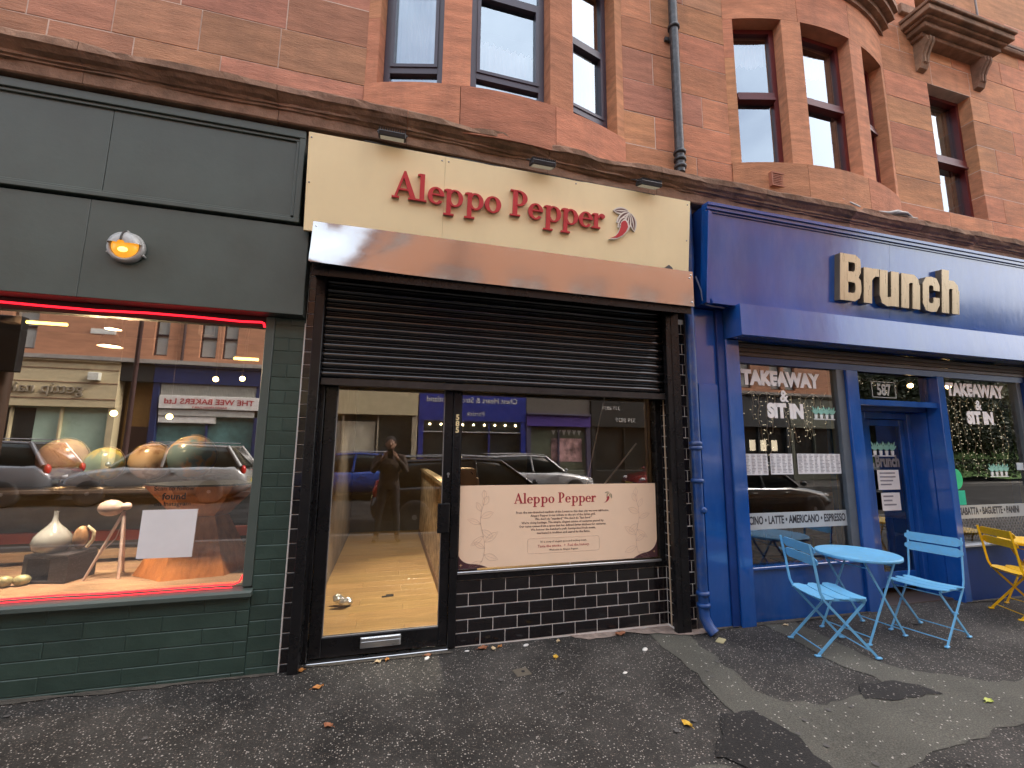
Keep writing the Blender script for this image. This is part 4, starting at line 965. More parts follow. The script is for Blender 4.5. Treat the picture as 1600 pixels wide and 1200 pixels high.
# floodlights over the sign
LENS = M('flood_lens', (.16, .15, .13), .1, var=.1, emit=(1, .85, .6), es=.05)
FLB = M('flood_body', (.03, .03, .032), .45, bump=.1)
def flood(x, lb, lit):
    f = thing('floodlight', lb, 'floodlight', (x, -.31, 3.975))
    f.rotation_euler = (R(112), 0, 0)
    b_ = MB(); b_.box(-.105, .105, -.01, .03, -.06, .06, .006)
    for q in range(12): b_.box(-.1+q*.0175, -.092+q*.0175, .03, .05, -.05, .05)
    b_.build('body', FLB, f); MB().box(-.09, .09, -.014, -.0102, -.047, .047).build('lens', lit, f)
    for sd in (-1, 1): MB().tube([(sd*.109, .02, 0), (sd*.112, .045, -.06), (sd*.112, .06, -.14)], .006, 6).build('bracket', FLB, f)
    return f
sgc = thing('sign_cable', 'black cable sagging along the top edge of the cream sign', 'cable', (1, -.24, 3.95), inplace=True)
MB().tube([(-.3+.1*k, -.245-.006*math.sin(k*.8), 3.948-.012*abs(math.sin(k*.42))) for k in range(27)], .005, 6).build('cable', FLB, sgc)
flood(-.09, 'black finned floodlight over the left end of the cream sign', LENS)
flood(1.16, 'black floodlight over the middle of the cream sign', LENS)
flood(2.2, 'black floodlight over the chilli emblem at the right of the sign', LENS)
fl_ = thing('floodlight', 'small dark floodlight peeping above the steel hood at its right end', 'floodlight', (2.44, -.2, 3.2))
MB().prism([(-.06, 0), (.06, 0), (.03, .05), (0, .07), (-.03, .05)], 'y', -.03, .03).build('body', FLB, fl_)

# ---- empty interior of the middle shop
FLO = M('laminate_board', (.50, .30, .12), .32, var=.22, ns=3, stretch=(1, 9, 9), rnd=.07, coat=.2)
MB().box(-.62, 2.7, .16, 5.2, -.15, .02).build('subfloor', DARK, ms)
y = .2; r = 0
while y < 5.0:
    x = -.6-(r % 3)*.4
    while x < .62:
        a, b = max(x, -.6), min(x+1.2, .62)
        if b-a > .05: MB().box(a+.001, b-.001, y, y+.189, .02, .034, .0015).build('floor_plank', FLO, ms)
        x += 1.2
    y += .19; r += 1
MB().box(.62, 2.7, .2, 5.2, .02, .033).build('floor_sheet', FLO, ms)
WALLB = M('bare_plaster', (.28, .23, .18), .85, var=.25, ns=3, bump=.2, dirt=.4, dirtc=(.12, .1, .08))
MB().box(-.66, -.605, .21, 5.2, 0, 3.0).build('interior_wall', WALLB, ms)
MB().box(2.7, 2.76, .21, 5.2, 0, 3.0).build('interior_wall', M('dark_interior', (.06, .055, .05), .8), ms)
MB().box(-.66, 2.76, 5.0, 5.1, 0, 3.0).build('interior_wall', M('grey_interior', (.2, .19, .17), .8), ms)
MB().box(-.66, 2.76, .21, 5.2, 2.9, 3.0).build('interior_ceiling', M('grey_ceiling', (.18, .17, .16), .8), ms)
TORN = M('torn_lining', (.50, .38, .24), .8, var=.5, ns=9, bump=.4, bs=14, dirt=.9, dirtc=(.12, .08, .04), ds=5)
pt_ = thing('counter_partition', 'torn beige counter partition running back inside the empty middle shop', 'partition', (.6, 2.3, .034), inplace=True)
MB().box(.585, .63, 1.0, 4.6, .034, 1.15).build('panel', TORN, pt_); MB().box(.572, .586, .99, 4.6, .034, .13).build('skirting', M('brown_skirting', (.18, .09, .04), .5), pt_)
MB().box(.56, .66, .98, 4.62, 1.15, 1.19).build('top_rail', M('pale_pine', (.5, .36, .2), .6), pt_)
CARD = M('cardboard', (.50, .33, .17), .8, var=.12, bump=.1)
cbx = thing('cardboard_box', 'tall cardboard box standing behind the window poster', 'box', (.64, .32, .034), inplace=True)
MB().box(.58, .735, .2, .45, .034, 1.38, .004).build('body', CARD, cbx); MB().box(.735, .765, .21, .44, .034, 1.30, .003).build('flap', CARD, cbx)
MB().tube([(.69, .197, 1.352), (.70, .196, 1.345), (.705, .197, 1.335)], .004, 5).build('tear', DARK, cbx)
bg = MB(); n = 14
for q in range(7):
    bg.ball((-.36+.05*math.cos(q*1.9), 1.15+.05*math.sin(q*2.7), .07+.02*(q % 3)), .045, 8, 5, (1, .7, .6+.2*(q % 2)))
tag(bg.build('crumpled_foil', M('silver_foil', (.8, .8, .78), .2, metal=.8, bump=1, bs=30)), 'crumpled silver foil lying on the shop floor by the door', 'litter')
sc_ = MB().box(.04, .12, 1.34, 1.39, .036, .046, .003).box(.0, .05, 1.33, 1.36, .036, .042, .002)
tag(sc_.build('dark_scrap', BLACK), 'small dark scrap on the bare shop floor', 'litter')
lean = thing('leaning_pole', 'thin white pole leaning inside the middle shop window', 'pole', (2.2, .45, .034), inplace=True)
MB().tube([(1.62, .5, .034), (2.08, .3, 2.3)], .006, 6).build('pole', M('white_pole', (.7, .68, .64), .5), lean)
lean = thing('leaning_pole', 'short white pole leaning low inside the middle shop window', 'pole', (2.2, .45, .034), inplace=True)
MB().tube([(1.55, .5, .6), (2.36, .3, 1.62)], .008, 6).build('pole', MATS['white_pole'], lean)
spd = bpy.data.lights.new('shop_spot_light', 'SPOT'); spd.energy = 135; spd.color = (1, .9, .72); spd.spot_size = R(76); spd.spot_blend = .5; spd.shadow_soft_size = .05
sp = bpy.data.objects.new('shop_spot_light', spd); col.objects.link(sp); sp.location = (.45, 1.15, 2.78); sp.rotation_euler = (R(2), R(-5), 0)
cl2 = thing('ceiling_spotlight', 'lit ceiling spotlight inside the empty middle shop', 'lamp', (.45, 1.15, 2.8), inplace=True)
MB().lathe([(.05, 0), (.05, .1), (.02, .12)], 16, (.45, 1.15, 2.79)).build('housing', FLB, cl2)

sp2d = bpy.data.lights.new('rear_fill_spot_light', 'SPOT'); sp2d.energy = 40; sp2d.color = (1, .88, .68); sp2d.spot_size = R(80); sp2d.spot_blend = .6; sp2d.shadow_soft_size = .05  # spot added to carry the lit floor deeper into the shop
sp2 = bpy.data.objects.new('rear_fill_spot_light', sp2d); col.objects.link(sp2); sp2.location = (.2, 3.2, 2.78)
cl3 = thing('ceiling_spotlight', 'added fill spotlight farther back inside the middle shop', 'lamp', (.2, 3.2, 2.8), inplace=True)
MB().lathe([(.05, 0), (.05, .1), (.02, .12)], 16, (.2, 3.2, 2.79)).build('housing', FLB, cl3)
# ------------------------------------------------------------------ blue cafe on the right
BLUE = M('blue_gloss', (.006, .080, .35), .15, var=.2, ns=3, bump=.14, bs=14, stretch=(1, 1, .35), dirt=.40, dirtc=(.09, .19, .42), ds=2.2, streak=.3, streakc=(.10, .2, .42), spec=.9, rvar=.08, coat=.5)  # pale blue dirt and streaks: faded paint, plus sky sheen put into the colour
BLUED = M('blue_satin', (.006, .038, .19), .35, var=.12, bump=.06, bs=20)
bs = thing('blue_shopfront', 'glossy blue cafe shopfront with two windows and a recessed door on the right', 'shopfront', (5.5, 0, 0), inplace=True)
BX1 = 9.6
th2 = math.atan2(.10, .975)
def bmap(X, d, v): return (X, -.153-v*math.sin(th2)-d*math.cos(th2), 2.965+v*math.cos(th2)-d*math.sin(th2))
def bslab(x0, x1, v0, v1, d0, d1):
    v = [bmap(x, d, q) for x in (x0, x1) for d in (d0, d1) for q in (v0, v1)]
    return MB().add(v, [(0, 1, 3, 2), (4, 6, 7, 5), (0, 4, 5, 1), (2, 3, 7, 6), (0, 2, 6, 4), (1, 5, 7, 3)])
fa = thing_part('fascia', bs)
bslab(2.93, 5.30, .07, .90, -.05, 0).build('fascia_panel', BLUE, fa); bslab(5.302, 8.2, .07, .90, -.05, 0).build('fascia_panel', BLUE, fa); bslab(8.202, BX1, .07, .90, -.05, 0).build('fascia_panel', BLUE, fa)
for (v0, v1, d) in ((.90, .92, .012), (.922, .955, .03), (.957, .985, .045)): bslab(2.86, BX1, v0, v1, -.05, d).build('top_moulding', BLUE, fa)
for (x0, x1, d) in ((2.862, 2.885, .044), (2.886, 2.908, .029), (2.909, 2.931, .012)): bslab(x0, x1, .0, .90, -.05, d).build('side_moulding', BLUE, fa)
for (v0, v1, d) in ((.0, .025, .043), (.026, .048, .028), (.049, .07, .011)): bslab(2.932, BX1, v0, v1, -.05, d).build('bottom_moulding', BLUE, fa)
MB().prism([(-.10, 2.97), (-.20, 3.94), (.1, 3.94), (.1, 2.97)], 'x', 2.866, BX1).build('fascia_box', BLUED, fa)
# shutter housing under the fascia
bxh = MB(); bxh.prism([(-.25, 2.66), (-.247, 2.966), (-.12, 2.975), (.04, 2.975), (.04, 2.67), (-.22, 2.655)], 'x', 3.2, BX1); bxh.build('shutter_box', BLUE, bs)
BRN = M('brown_shutter_slat', (.10, .06, .035), .4, bump=.1, dirt=.3, dirtc=(.2, .18, .15))
for q in range(3): MB().box(3.345, BX1, .02-.004*q, .05, 2.52+q*.045, 2.562+q*.045, .006).build('shutter_slat', BRN, bs)
MB().box(3.345, BX1, .03, .06, 2.45, 2.518).build('head_rail', BLUED, bs)
# pilaster and posts
MB().box(2.80, 3.17, .0, .3, -.1, 2.96, .003).build('pilaster', BLUE, bs)
MB().box(2.87, 3.10, -.012, .002, -.1, 2.2, .003).build('pilaster_panel', BLUE, bs)
MB().box(3.10, 3.185, -.03, .1, -.1, 2.96, .004).build('pilaster_edge', BLUED, bs)
MB().box(3.186, 3.345, -.05, .1, -.12, 2.66, .006).build('post', BLUE, bs)
MB().box(4.80, 4.965, .0, .14, -.1, 2.45, .006).build('post', BLUE, bs); MB().box(4.69, 4.80, .03, .14, .42, 2.45, .004).build('window_stile', M('grey_stile', (.10, .12, .14), .4), bs)
MB().box(6.19, 6.30, -.01, .14, -.1, 2.45, .006).build('post', BLUE, bs)
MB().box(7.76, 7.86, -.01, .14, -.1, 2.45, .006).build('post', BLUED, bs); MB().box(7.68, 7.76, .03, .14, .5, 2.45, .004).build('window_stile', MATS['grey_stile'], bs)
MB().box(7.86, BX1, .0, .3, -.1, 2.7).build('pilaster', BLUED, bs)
# risers and sills
MB().box(3.345, 4.80, .03, .1, -.12, .43, .003).build('riser_panel', BLUE, bs); MB().box(3.345, 4.80, .0, .12, .43, .455, .004).build('sill', BLUE, bs)
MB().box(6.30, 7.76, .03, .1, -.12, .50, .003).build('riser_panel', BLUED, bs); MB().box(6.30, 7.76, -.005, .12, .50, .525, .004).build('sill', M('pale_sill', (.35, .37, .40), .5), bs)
GL_BL = glass('cafe_glass', .10, 2.0, (.86, .88, .87))
def pane(x0, x1, y, z0, z1, par): return MB().add([(x0, y, z0), (x1, y, z0), (x1, y, z1), (x0, y, z1)], [(0, 1, 2, 3)]).build('pane', GL_BL, par)
pane(3.345, 4.69, .07, .455, 2.45, bs); pane(6.30, 7.68, .07, .525, 2.45, bs); pane(4.99, 6.17, .09, 2.14, 2.44, bs)
# recessed door
MB().box(4.965, 6.19, .02, .14, 2.07, 2.135, .004).build('transom', BLUE, bs)
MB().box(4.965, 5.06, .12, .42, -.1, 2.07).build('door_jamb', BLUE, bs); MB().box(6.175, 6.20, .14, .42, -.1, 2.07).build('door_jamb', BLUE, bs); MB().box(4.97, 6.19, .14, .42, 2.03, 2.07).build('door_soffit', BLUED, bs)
for (a, b, y) in ((5.06, 5.42, .30), (6.10, 6.175, .30)): MB().box(a, b, y, .42, -.1, 2.03, .004).build('door_frame', BLUE, bs)
MB().box(5.42, 6.10, .30, .42, 1.95, 2.03, .004).build('door_frame', BLUE, bs)
bd_ = thing_part('cafe_door', bs)
mb = MB(); mb.box(5.422, 5.54, .345, .39, .02, 1.945, .004); mb.box(6.03, 6.098, .345, .39, .02, 1.945, .004); mb.box(5.54, 6.03, .346, .389, 1.87, 1.944, .003); mb.box(5.54, 6.03, .346, .389, .02, .19, .003); mb.build('door_leaf', BLUE, bd_)
pane(5.54, 6.03, .365, .19, 1.87, bd_)
PAPER = M('notice_paper', (.78, .78, .77), .65, var=.06)
NOTE = M('note_ink', (.25, .25, .28), .6)
def sheet(x0, x1, z0, z1, y, label, lines, cols=1, seed=1, cat='notice'):
    o = thing('paper_notice', label, cat, ((x0+x1)/2, y, z0), inplace=True); rd = random.Random(seed)
    n = 8; v = []
    for i in range(n+1):
        for j in (0, 1): v.append((x0+(x1-x0)*i/n, y-.002-.0012*math.sin(i*1.1+seed), z0+(z1-z0)*j))
    m_ = MB(); m_.add(v, [(2*i, 2*i+2, 2*i+3, 2*i+1) for i in range(n)]); m_.build('sheet', PAPER, o)
    ink = MB(); cw = (x1-x0)/cols
    for c in range(cols):
        for l in range(lines):
            z = z1-(z1-z0)*(l+1)/(lines+1.2); a = x0+c*cw+cw*.1; b = a+cw*rd.uniform(.4, .8)
            ink.add([(a, y-.0045, z), (b, y-.0045, z), (b, y-.0045, z+(z1-z0)/(lines+1)*.35), (a, y-.0045, z+(z1-z0)/(lines+1)*.35)], [(0, 1, 2, 3)])
    ink.build('writing', NOTE, o); return o
sheet(3.434, 3.712, 1.318, 1.527, .066, 'leftmost menu sheet of the row in the cafe window', 13, 4, 3, 'menu')
sheet(3.745, 4.03, 1.322, 1.53, .066, 'middle menu sheet of the row in the cafe window', 13, 4, 4, 'menu')
sheet(4.095, 4.675, 1.325, 1.532, .066, 'wide menu sheet at the right of the row in the cafe window', 13, 8, 5, 'menu')
sheet(5.575, 5.92, 1.115, 1.345, .34, 'upper handwritten white notice taped to the cafe door', 4, 1, 6)
sheet(5.60, 5.90, .875, 1.08, .34, 'lower handwritten white notice taped to the cafe door', 3, 1, 7)
# window lettering
VW = M('white_vinyl', (.93, .92, .90), .5, var=.03); VG = M('frosted_band', (.42, .45, .45), .5, var=.08); VK = M('band_ink', (.03, .03, .035), .5)
def cafewords(cx, label, zt):
    o = thing('window_lettering', label, 'lettering', (cx, .06, 2.0), inplace=True)
    lettering('lettering', 'TAKEAWAY', (cx, .0655, zt), .2, VW, o, off=.013, sx=.93, ext=.001); lettering('lettering', '&', (cx+.02, .0655, zt-.17), .17, VW, o, off=.004, ext=.001); lettering('lettering', 'SIT IN', (cx+.03, .0655, zt-.335), .195, VW, o, off=.013, sx=.92, ext=.001)
    return o
cafewords(3.965, 'white words TAKEAWAY & SIT IN on the left cafe window', 2.243); cafewords(6.96, 'white words TAKEAWAY & SIT IN on the right cafe window', 2.25)
def band(x0, x1, z0, z1, txt, x, label, size):
    o = thing('window_band', label, 'window band', ((x0+x1)/2, .06, z0), inplace=True)
    MB().box(x0, x1, .0655, .0685, z0, z1).build('band', VG, o); lettering('lettering', txt, (x, .0645, (z0+z1)/2-size*.26), size, VK, o, align='LEFT', sx=.635, off=.003)
band(3.346, 4.69, .79, .948, 'CCINO • LATTE • AMERICANO • ESPRESSO', 3.385, 'frosted band naming coffees across the left cafe window', .107)
band(6.301, 7.68, .80, .95, 'CIABATTA • BAGUETTE • PANINI', 6.38, 'frosted band naming breads across the right cafe window', .115)
o = thing('window_lettering', 'house number 587 in a thin square frame on the cafe fanlight', 'lettering', (5.45, .085, 2.17), inplace=True)
NUM = M('grey_vinyl', (.45, .47, .42), .5)
lettering('lettering', '587', (5.455, .085, 2.205), .18, NUM, o, off=.006, sx=.8)
f_ = MB(); f_.box(5.27, 5.64, .083, .087, 2.172, 2.18); f_.box(5.27, 5.64, .083, .087, 2.352, 2.36); f_.box(5.27, 5.278, .0835, .0865, 2.18, 2.352); f_.box(5.632, 5.64, .0835, .0865, 2.18, 2.352); f_.build('number_frame', NUM, o)
o = thing('window_lettering', 'grey word Brunch printed across the cafe door glass', 'lettering', (5.8, .36, 1.4), inplace=True)
lettering('lettering', 'Brunch', (5.79, .36, 1.385), .19, M('door_vinyl', (.22, .21, .21), .5), o, off=.008, sx=.72)
# little pot plant stickers
def pots(x, y, z, s, label, n):
    o = thing('plant_sticker', label, 'sticker', (x, y, z), inplace=True); W = M('sticker_white', (.75, .8, .78), .5); G_ = M('sticker_green', (.25, .55, .45), .5)
    MB().box(x, x+s*n, y, y+.001, z-.012*s*10, z).build('shelf', W, o)
    for k in range(n):
        cx = x+s*(k+.5); mb = MB(); mb.prism([(cx-s*.22, z+.002), (cx+s*.22, z+.002), (cx+s*.3, z+s*.6), (cx-s*.3, z+s*.6)], 'y', y, y+.001); mb.build('pot', W, o)
        mb = MB()
        for q in range(5): mb.prism(leafpoly(cx, z+s*.6, s*(1.0+.3*(q % 2)), R(40+25*q), s*.13), 'y', y-.0004*(q+1), y)
        mb.build('leaf', G_, o)
pots(4.36, .0655, 1.905, .075, 'four white pots with teal leaves printed on the left cafe window', 4)
pots(5.56, .36, 1.515, .095, 'four white pots with teal leaves printed on the cafe door', 4)
pots(7.02, .0655, 1.28, .085, 'four teal pot plants printed low on the right cafe window', 4)
def sticker(pts, y, mat, label):
    tag(MB().prism(pts, 'y', y, y+.0015).build('round_sticker' if len(pts) > 8 else 'window_sticker', mat), label, 'sticker')
sticker([(6.305, 1.66), (6.42, 1.66), (6.42, 1.86), (6.305, 1.86)], .066, M('orange_sticker', (.8, .25, .03), .4), 'orange square sticker at the left edge of the right cafe window')
sticker([(6.305, 1.47), (6.42, 1.47), (6.42, 1.64), (6.305, 1.64)], .066, M('pale_sticker', (.6, .7, .75), .4), 'pale blue sticker below the orange one on the cafe window')
sticker([(6.42+.11*math.cos(R(15*q)), 1.25+.12*math.sin(R(15*q))) for q in range(24)], .066, M('green_sticker', (.03, .62, .25), .4), 'round bright green sticker on the right cafe window')
sticker([(6.305, .955), (6.54, .955), (6.54, 1.12), (6.305, 1.12)], .065, M('teal_sticker', (.02, .55, .35), .4), 'square teal sticker under the round green one on the cafe window')
sticker([(7.53, 1.35), (7.66, 1.35), (7.66, 1.44), (7.53, 1.44)], .066, M('pale_sticker', (.6, .7, .75), .4), 'small pale square sticker at the right edge of the cafe window')
# icicle lights behind the glass
WIRE = M('pale_wire', (.85, .83, .76), .5); FAIRY = emis('fairy_bulb', (1, .85, .6), .35); WARMB = emis('cafe_bulb', (1, .62, .22), 9)
def icicles(x0, x1, y, z, label, seed, drops, lo, hi):
    rd = random.Random(seed); o = thing('icicle_lights', label, 'string lights', ((x0+x1)/2, y, z), inplace=True); w = MB(); bl_ = MB()
    top = [(x0+(x1-x0)*k/30, y+.01*rd.uniform(-1, 1), z+.03*math.sin(k*1.3)+.02*rd.uniform(-1, 1)) for k in range(31)]
    w.tube(top, .0035, 5)
    for d in range(drops):
        p = list(top[int((d+.5)*30/drops)]); L_ = rd.uniform(lo, hi); path = [tuple(p)]
        n = int(L_/.05)
        for k in range(n):
            p[0] += rd.uniform(-.022, .022); p[1] += rd.uniform(-.01, .01); p[2] -= .05; path.append(tuple(p))
            q = (p[0]+rd.choice((-1, 1))*rd.uniform(.02, .035), p[1]-.005, p[2]+rd.uniform(-.015, .02)); w.tube([tuple(p), q], .0025, 4)
            bl_.ball(q, .0045, 6, 4)
        w.tube(path, .0042, 5)
    w.build('wire', WIRE, o); bl_.build('bulb_cluster', FAIRY, o)
icicles(3.38, 4.66, .14, 2.16, 'white icicle string lights hanging inside the left cafe window', 5, 12, .25, .75)
icicles(6.33, 7.6, .16, 2.22, 'white icicle string lights hanging inside the right cafe window', 9, 13, .3, 1.15)
icicles(5.0, 6.15, .2, 2.4, 'faint string lights inside the cafe fanlight', 12, 6, .1, .2)
for (x, y, z, lb) in ((3.62, .5, 2.40, 'glowing warm bulb behind TAKEAWAY in the left cafe window'), (3.86, .55, 2.44, 'second glowing bulb behind the left TAKEAWAY letters'), (6.55, .5, 2.42, 'glowing warm bulb behind TAKEAWAY in the right cafe window'), (7.35, .55, 2.45, 'warm bulb near the right end of the right TAKEAWAY letters')):
    o = thing('pendant_bulb', lb, 'lamp', (x, y, z), inplace=True); MB().ball((x, y, z), .03, 12, 8).build('bulb', WARMB, o); MB().tube([(x, y, z+.03), (x, y, 3.0)], .004, 5).build('cable', SW, o)
# room behind
CFW = M('cafe_dark_wall', (.035, .035, .04), .8); 
MB().box(2.8, BX1, 4.6, 4.7, 0, 3.2).build('interior_wall', CFW, bs); MB().box(2.78, 2.82, .3, 4.7, 0, 3.2).build('interior_wall', CFW, bs); MB().box(BX1, BX1+.1, .0, 4.7, 0, 3.2).build('interior_wall', CFW, bs)
MB().box(2.8, BX1, .1, 4.7, 3.0, 3.1).build('interior_ceiling', CFW, bs); MB().box(2.8, BX1, .1, 4.7, -.15, -.06).build('interior_floor', M('cafe_floor', (.07, .05, .04), .5), bs)
MB().box(3.345, 4.78, .13, .42, .40, .43).build('window_ledge', M('ledge_wood', (.34, .22, .11), .5, var=.2, stretch=(1, 8, 8)), bs)
for (x, r_) in ((3.62, 5), (4.05, -8), (4.4, 12)):
    o = thing('magazine', {3.62: 'leftmost magazine lying on the cafe window ledge', 4.05: 'middle magazine lying on the cafe window ledge', 4.4: 'rightmost magazine lying on the cafe window ledge'}[x], 'magazine', (x, .24, .43), R(r_))
    MB().box(-.13, .13, -.09, .09, .001, .008, .001).build('pages', M('magazine_cover', (.03, .03, .04), .3), o); MB().box(-.06, .08, -.05, .05, .0082, .009).build('cover_picture', M('cover_grey', (.35, .35, .33), .4), o)
def cafetable(x, y, label):
    o = thing('cafe_table', label, 'table', (x, y, -.06)); D_ = M('dark_table', (.10, .09, .08), .35)
    MB().lathe([(.33, .74), (.34, .75), (.34, .765), (.33, .77)], 28).build('top', M('pale_table', (.4, .4, .4), .3), o); MB().lathe([(.2, 0), (.2, .02), (.04, .05), (.035, .74)], 20).build('pedestal', D_, o)
cafetable(3.85, .85, 'round pedestal table just inside the left cafe window'); cafetable(6.8, 1.1, 'round pedestal table inside the right cafe window')
def insidechair(x, y, rz, label, c):
    o = thing('cafe_chair', label, 'chair', (x, y, -.06), rz); 
    MB().box(-.2, .2, -.2, .2, .44, .47, .01).build('seat', c, o); MB().box(-.2, -.17, -.2, .2, .6, .9, .008).build('backrest', c, o)
    for (a, b) in ((-.18, -.18), (-.18, .18), (.18, -.18), (.18, .18)): MB().tube([(a*1.08, b*1.08, 0), (a, b, .45 if a > 0 else .88)], .012, 6).build('leg', c, o)
insidechair(4.35, .8, R(180), 'metal framed chair right of the table inside the cafe', M('steel_chair', (.3, .28, .27), .35, metal=.6)); insidechair(5.85, 1.15, R(90), 'yellow slatted chair seen through the cafe door', M('dim_yellow', (.45, .3, .03), .5))
ct = thing('wooden_counter', 'wooden counter inside the cafe behind the door', 'counter', (5.9, 2.2, -.06), inplace=True); MB().box(5.2, 6.9, 1.9, 2.4, .0, .85).build('body', M('counter_wood', (.16, .10, .05), .5, var=.25), ct); MB().box(5.15, 6.95, 1.87, 2.43, .85, .9, .005).build('top', MATS['ledge_wood'], ct)
# lattice screen behind the right window
ls = thing('wire_basket_screen', 'dark diamond mesh screen low inside the right cafe window', 'screen', (7.0, .3, .5), inplace=True); mb = MB()
for q in range(26):
    x = 6.3+q*.055
    mb.bar((x, .22, .53), (x+.2, .22, .79), .008, .008, (0, 1, 0)); mb.bar((x+.2, .23, .53), (x, .23, .79), .008, .008, (0, 1, 0))
mb.build('mesh', M('mesh_grey', (.35, .33, .4), .5), ls)

# ---- raised name letters
bl2 = thing('cafe_sign', 'raised metallic sign letters spelling Brunch on the blue fascia', 'sign', (5.4, -.2, 3.1), inplace=True)
BRONZE = M('pale_bronze', (.46, .36, .22), .3, metal=.65, var=.12, ns=5, bump=.05, bs=20, stretch=(6, 1, 1)); BSIDE = M('bronze_return', (.20, .16, .11), .45, metal=.4)
def seg(pts, w):
    """thick stroke along a polyline, mitred"""
    qs = []; P_ = [Vector(p) for p in pts]; off = []
    for i, p in enumerate(P_):
        a = (p-P_[i-1]).normalized() if i > 0 else None; b = (P_[i+1]-p).normalized() if i < len(P_)-1 else None
        d = (a+b).normalized() if a and b else (a or b); nn_ = Vector((-d.y, d.x)); k = 1.0
        if a and b: k = 1/max(.45, nn_.dot(Vector((-a.y, a.x))))
        off.append((p+nn_*w/2*k, p-nn_*w/2*k))
    for i in range(len(P_)-1): qs.append([tuple(off[i][0]), tuple(off[i+1][0]), tuple(off[i+1][1]), tuple(off[i][1])])
    return ('stroke', qs)
w_ = .235; h = w_/2
IMP = {
 'B': [rc(0, 0, w_, 1), seg([(h, 1-.085), (.42, .915), (.50, .87), (.515, .78), (.515, .66), (.47, .58), (.40, .545), (.2, .545)], .17), seg([(.2, .49), (.44, .485), (.515, .42), (.53, .33), (.53, .23), (.49, .13), (.41, .085), (h, .085)], .17)],
 'r': [rc(0, 0, w_, .77), seg([(h, .50), (.22, .62), (.30, .685), (.43, .69)], .17)],
 'u': [seg([(h, .77), (h, .21), (.15, .12), (.24, .085), (.36, .1)], .17 if False else .2), rc(.34, 0, .34+w_, .77), rc(0, .2, w_, .77)],
 'n': [rc(0, 0, w_, .77), seg([(h, .6), (.26, .675), (.36, .675), (.44, .62), (.457, .54), (.457, .3)], .19), rc(.34, 0, .34+w_, .55)],
 'c': [seg([(.46, .48), (.46, .58), (.40, .675), (.29, .69), (.18, .675), (h, .58), (h, .19), (.18, .095), (.29, .08), (.40, .095), (.46, .19), (.46, .32)], .195)],
 'h': [rc(0, 0, w_, 1), seg([(h, .6), (.26, .675), (.36, .675), (.44, .62), (.457, .54), (.457, .3)], .19), rc(.34, 0, .34+w_, .55)],
}
def impact(ch_, x, v0, s, sx, d0, d1, mat, nm):
    mb = MB()
    for k, (ty, g_) in enumerate(IMP[ch_]):
        d = d1+k*.0007; polys = [g_] if ty == 'poly' else g_
        for p in polys:
            n = len(p); f = [bmap(x+a*sx, d, v0+b*s) for a, b in p]; bk = [bmap(x+a*sx, d0, v0+b*s) for a, b in p]
            mb.add(f, [list(range(n))]); [mb.add([f[i], f[(i+1) % n], bk[(i+1) % n], bk[i]], [(0, 1, 2, 3)]) for i in range(n)]
    mb.build(nm, mat, bl2)
for (c_, a, b, u) in (('B', 4.50, 4.795, .615), ('r', 4.832, 5.05, .43), ('u', 5.06, 5.345, .575), ('n', 5.385, 5.67, .575), ('c', 5.705, 5.985, .56), ('h', 6.02, 6.305, .575)):
    impact(c_, a, .185, .50, (b-a)/u, .055, .064, BRONZE, 'letter'); impact(c_, a+.002, .186, .497, (b-a)/u*.99, .0, .0545, BSIDE, 'letter_return')

# ---- blue downpipe between the shops
bp_ = thing('downpipe', 'blue painted downpipe with collars between the black and blue shops', 'pipe', (2.79, -.07, 0), inplace=True)
PB_ = M('blue_pipe_paint', (.010, .055, .21), .35, var=.3, bump=.3, bs=20, dirt=.6, dirtc=(.16, .15, .15), ds=7)
MB().tube([(2.755, -.075, .17), (2.755, -.075, 3.05), (2.79, -.075, 3.4), (2.80, -.06, 4.05)], .043, 16).build('pipe', PB_, bp_)
for z in (.2, .3, 1.28, 1.58, 1.62): MB().lathe([(.044, -.02), (.058, -.014), (.058, .014), (.044, .02)], 16, (2.755, -.075, z)).build('collar', PB_, bp_)
MB().tube([(2.755, -.075, .19), (2.756, -.08, .1), (2.77, -.12, .03), (2.79, -.16, -.01)], .046, 14).build('shoe', PB_, bp_)
MB().lathe([(.03, 0), (.028, .01), (.01, .012)], 14, (2.775, -.118, 1.02), 'y').build('clamp', PB_, bp_)
MB().box(2.742, 2.80, .0, .3, -.1, 3.9).build('gap_filler', M('rough_gap', (.05, .045, .05), .9, bump=.8), bs)
cbk = MB().tube([(2.83, -.1, 3.25), (2.86, -.13, 3.1), (2.86, -.14, 3.0), (2.9, -.15, 2.95), (3.1, -.15, 2.94)], .008, 6); tag(cbk.build('loose_cable', M('loose_cable', (.15, .17, .25), .5)), 'loose cable looping under the left end of the blue fascia', 'cable')
# ------------------------------------------------------------------ folding chairs and tables
def slat(mb, c, L_, W, t, frame, dish=.0, n=10, rnd=.35):
    """board with rounded ends; frame = (length dir, width dir, normal)"""
    u, w, nn_ = [Vector(f).normalized() for f in frame]; c = Vector(c); top = []; bot = []
    for i in range(n+1):
        s = -1+2*i/n; e = max(0, (abs(s)*L_/2-(L_/2-W*rnd))/(W*rnd)); hw = W/2*(1-(1-math.sqrt(max(0, 1-e*e)))*rnd*2.0*.9)
        z = -dish*(1-s*s)
        for sd in (-1, 1):
            p = c+u*(s*L_/2)+w*(sd*hw)+nn_*z; top.append(p+nn_*t/2); bot.append(p-nn_*t/2)
    v = top+bot; m = len(top); f = []
    for i in range(n):
        a, b, c2, d = 2*i, 2*i+1, 2*i+3, 2*i+2
        f += [(a, d, c2, b), (m+a, m+b, m+c2, m+d), (a, m+a, m+d, d), (b, c2, m+c2, m+b)]
    f += [(0, 1, m+1, m), (2*n, m+2*n, m+2*n+1, 2*n+1)]
    mb.add(v, f, False)
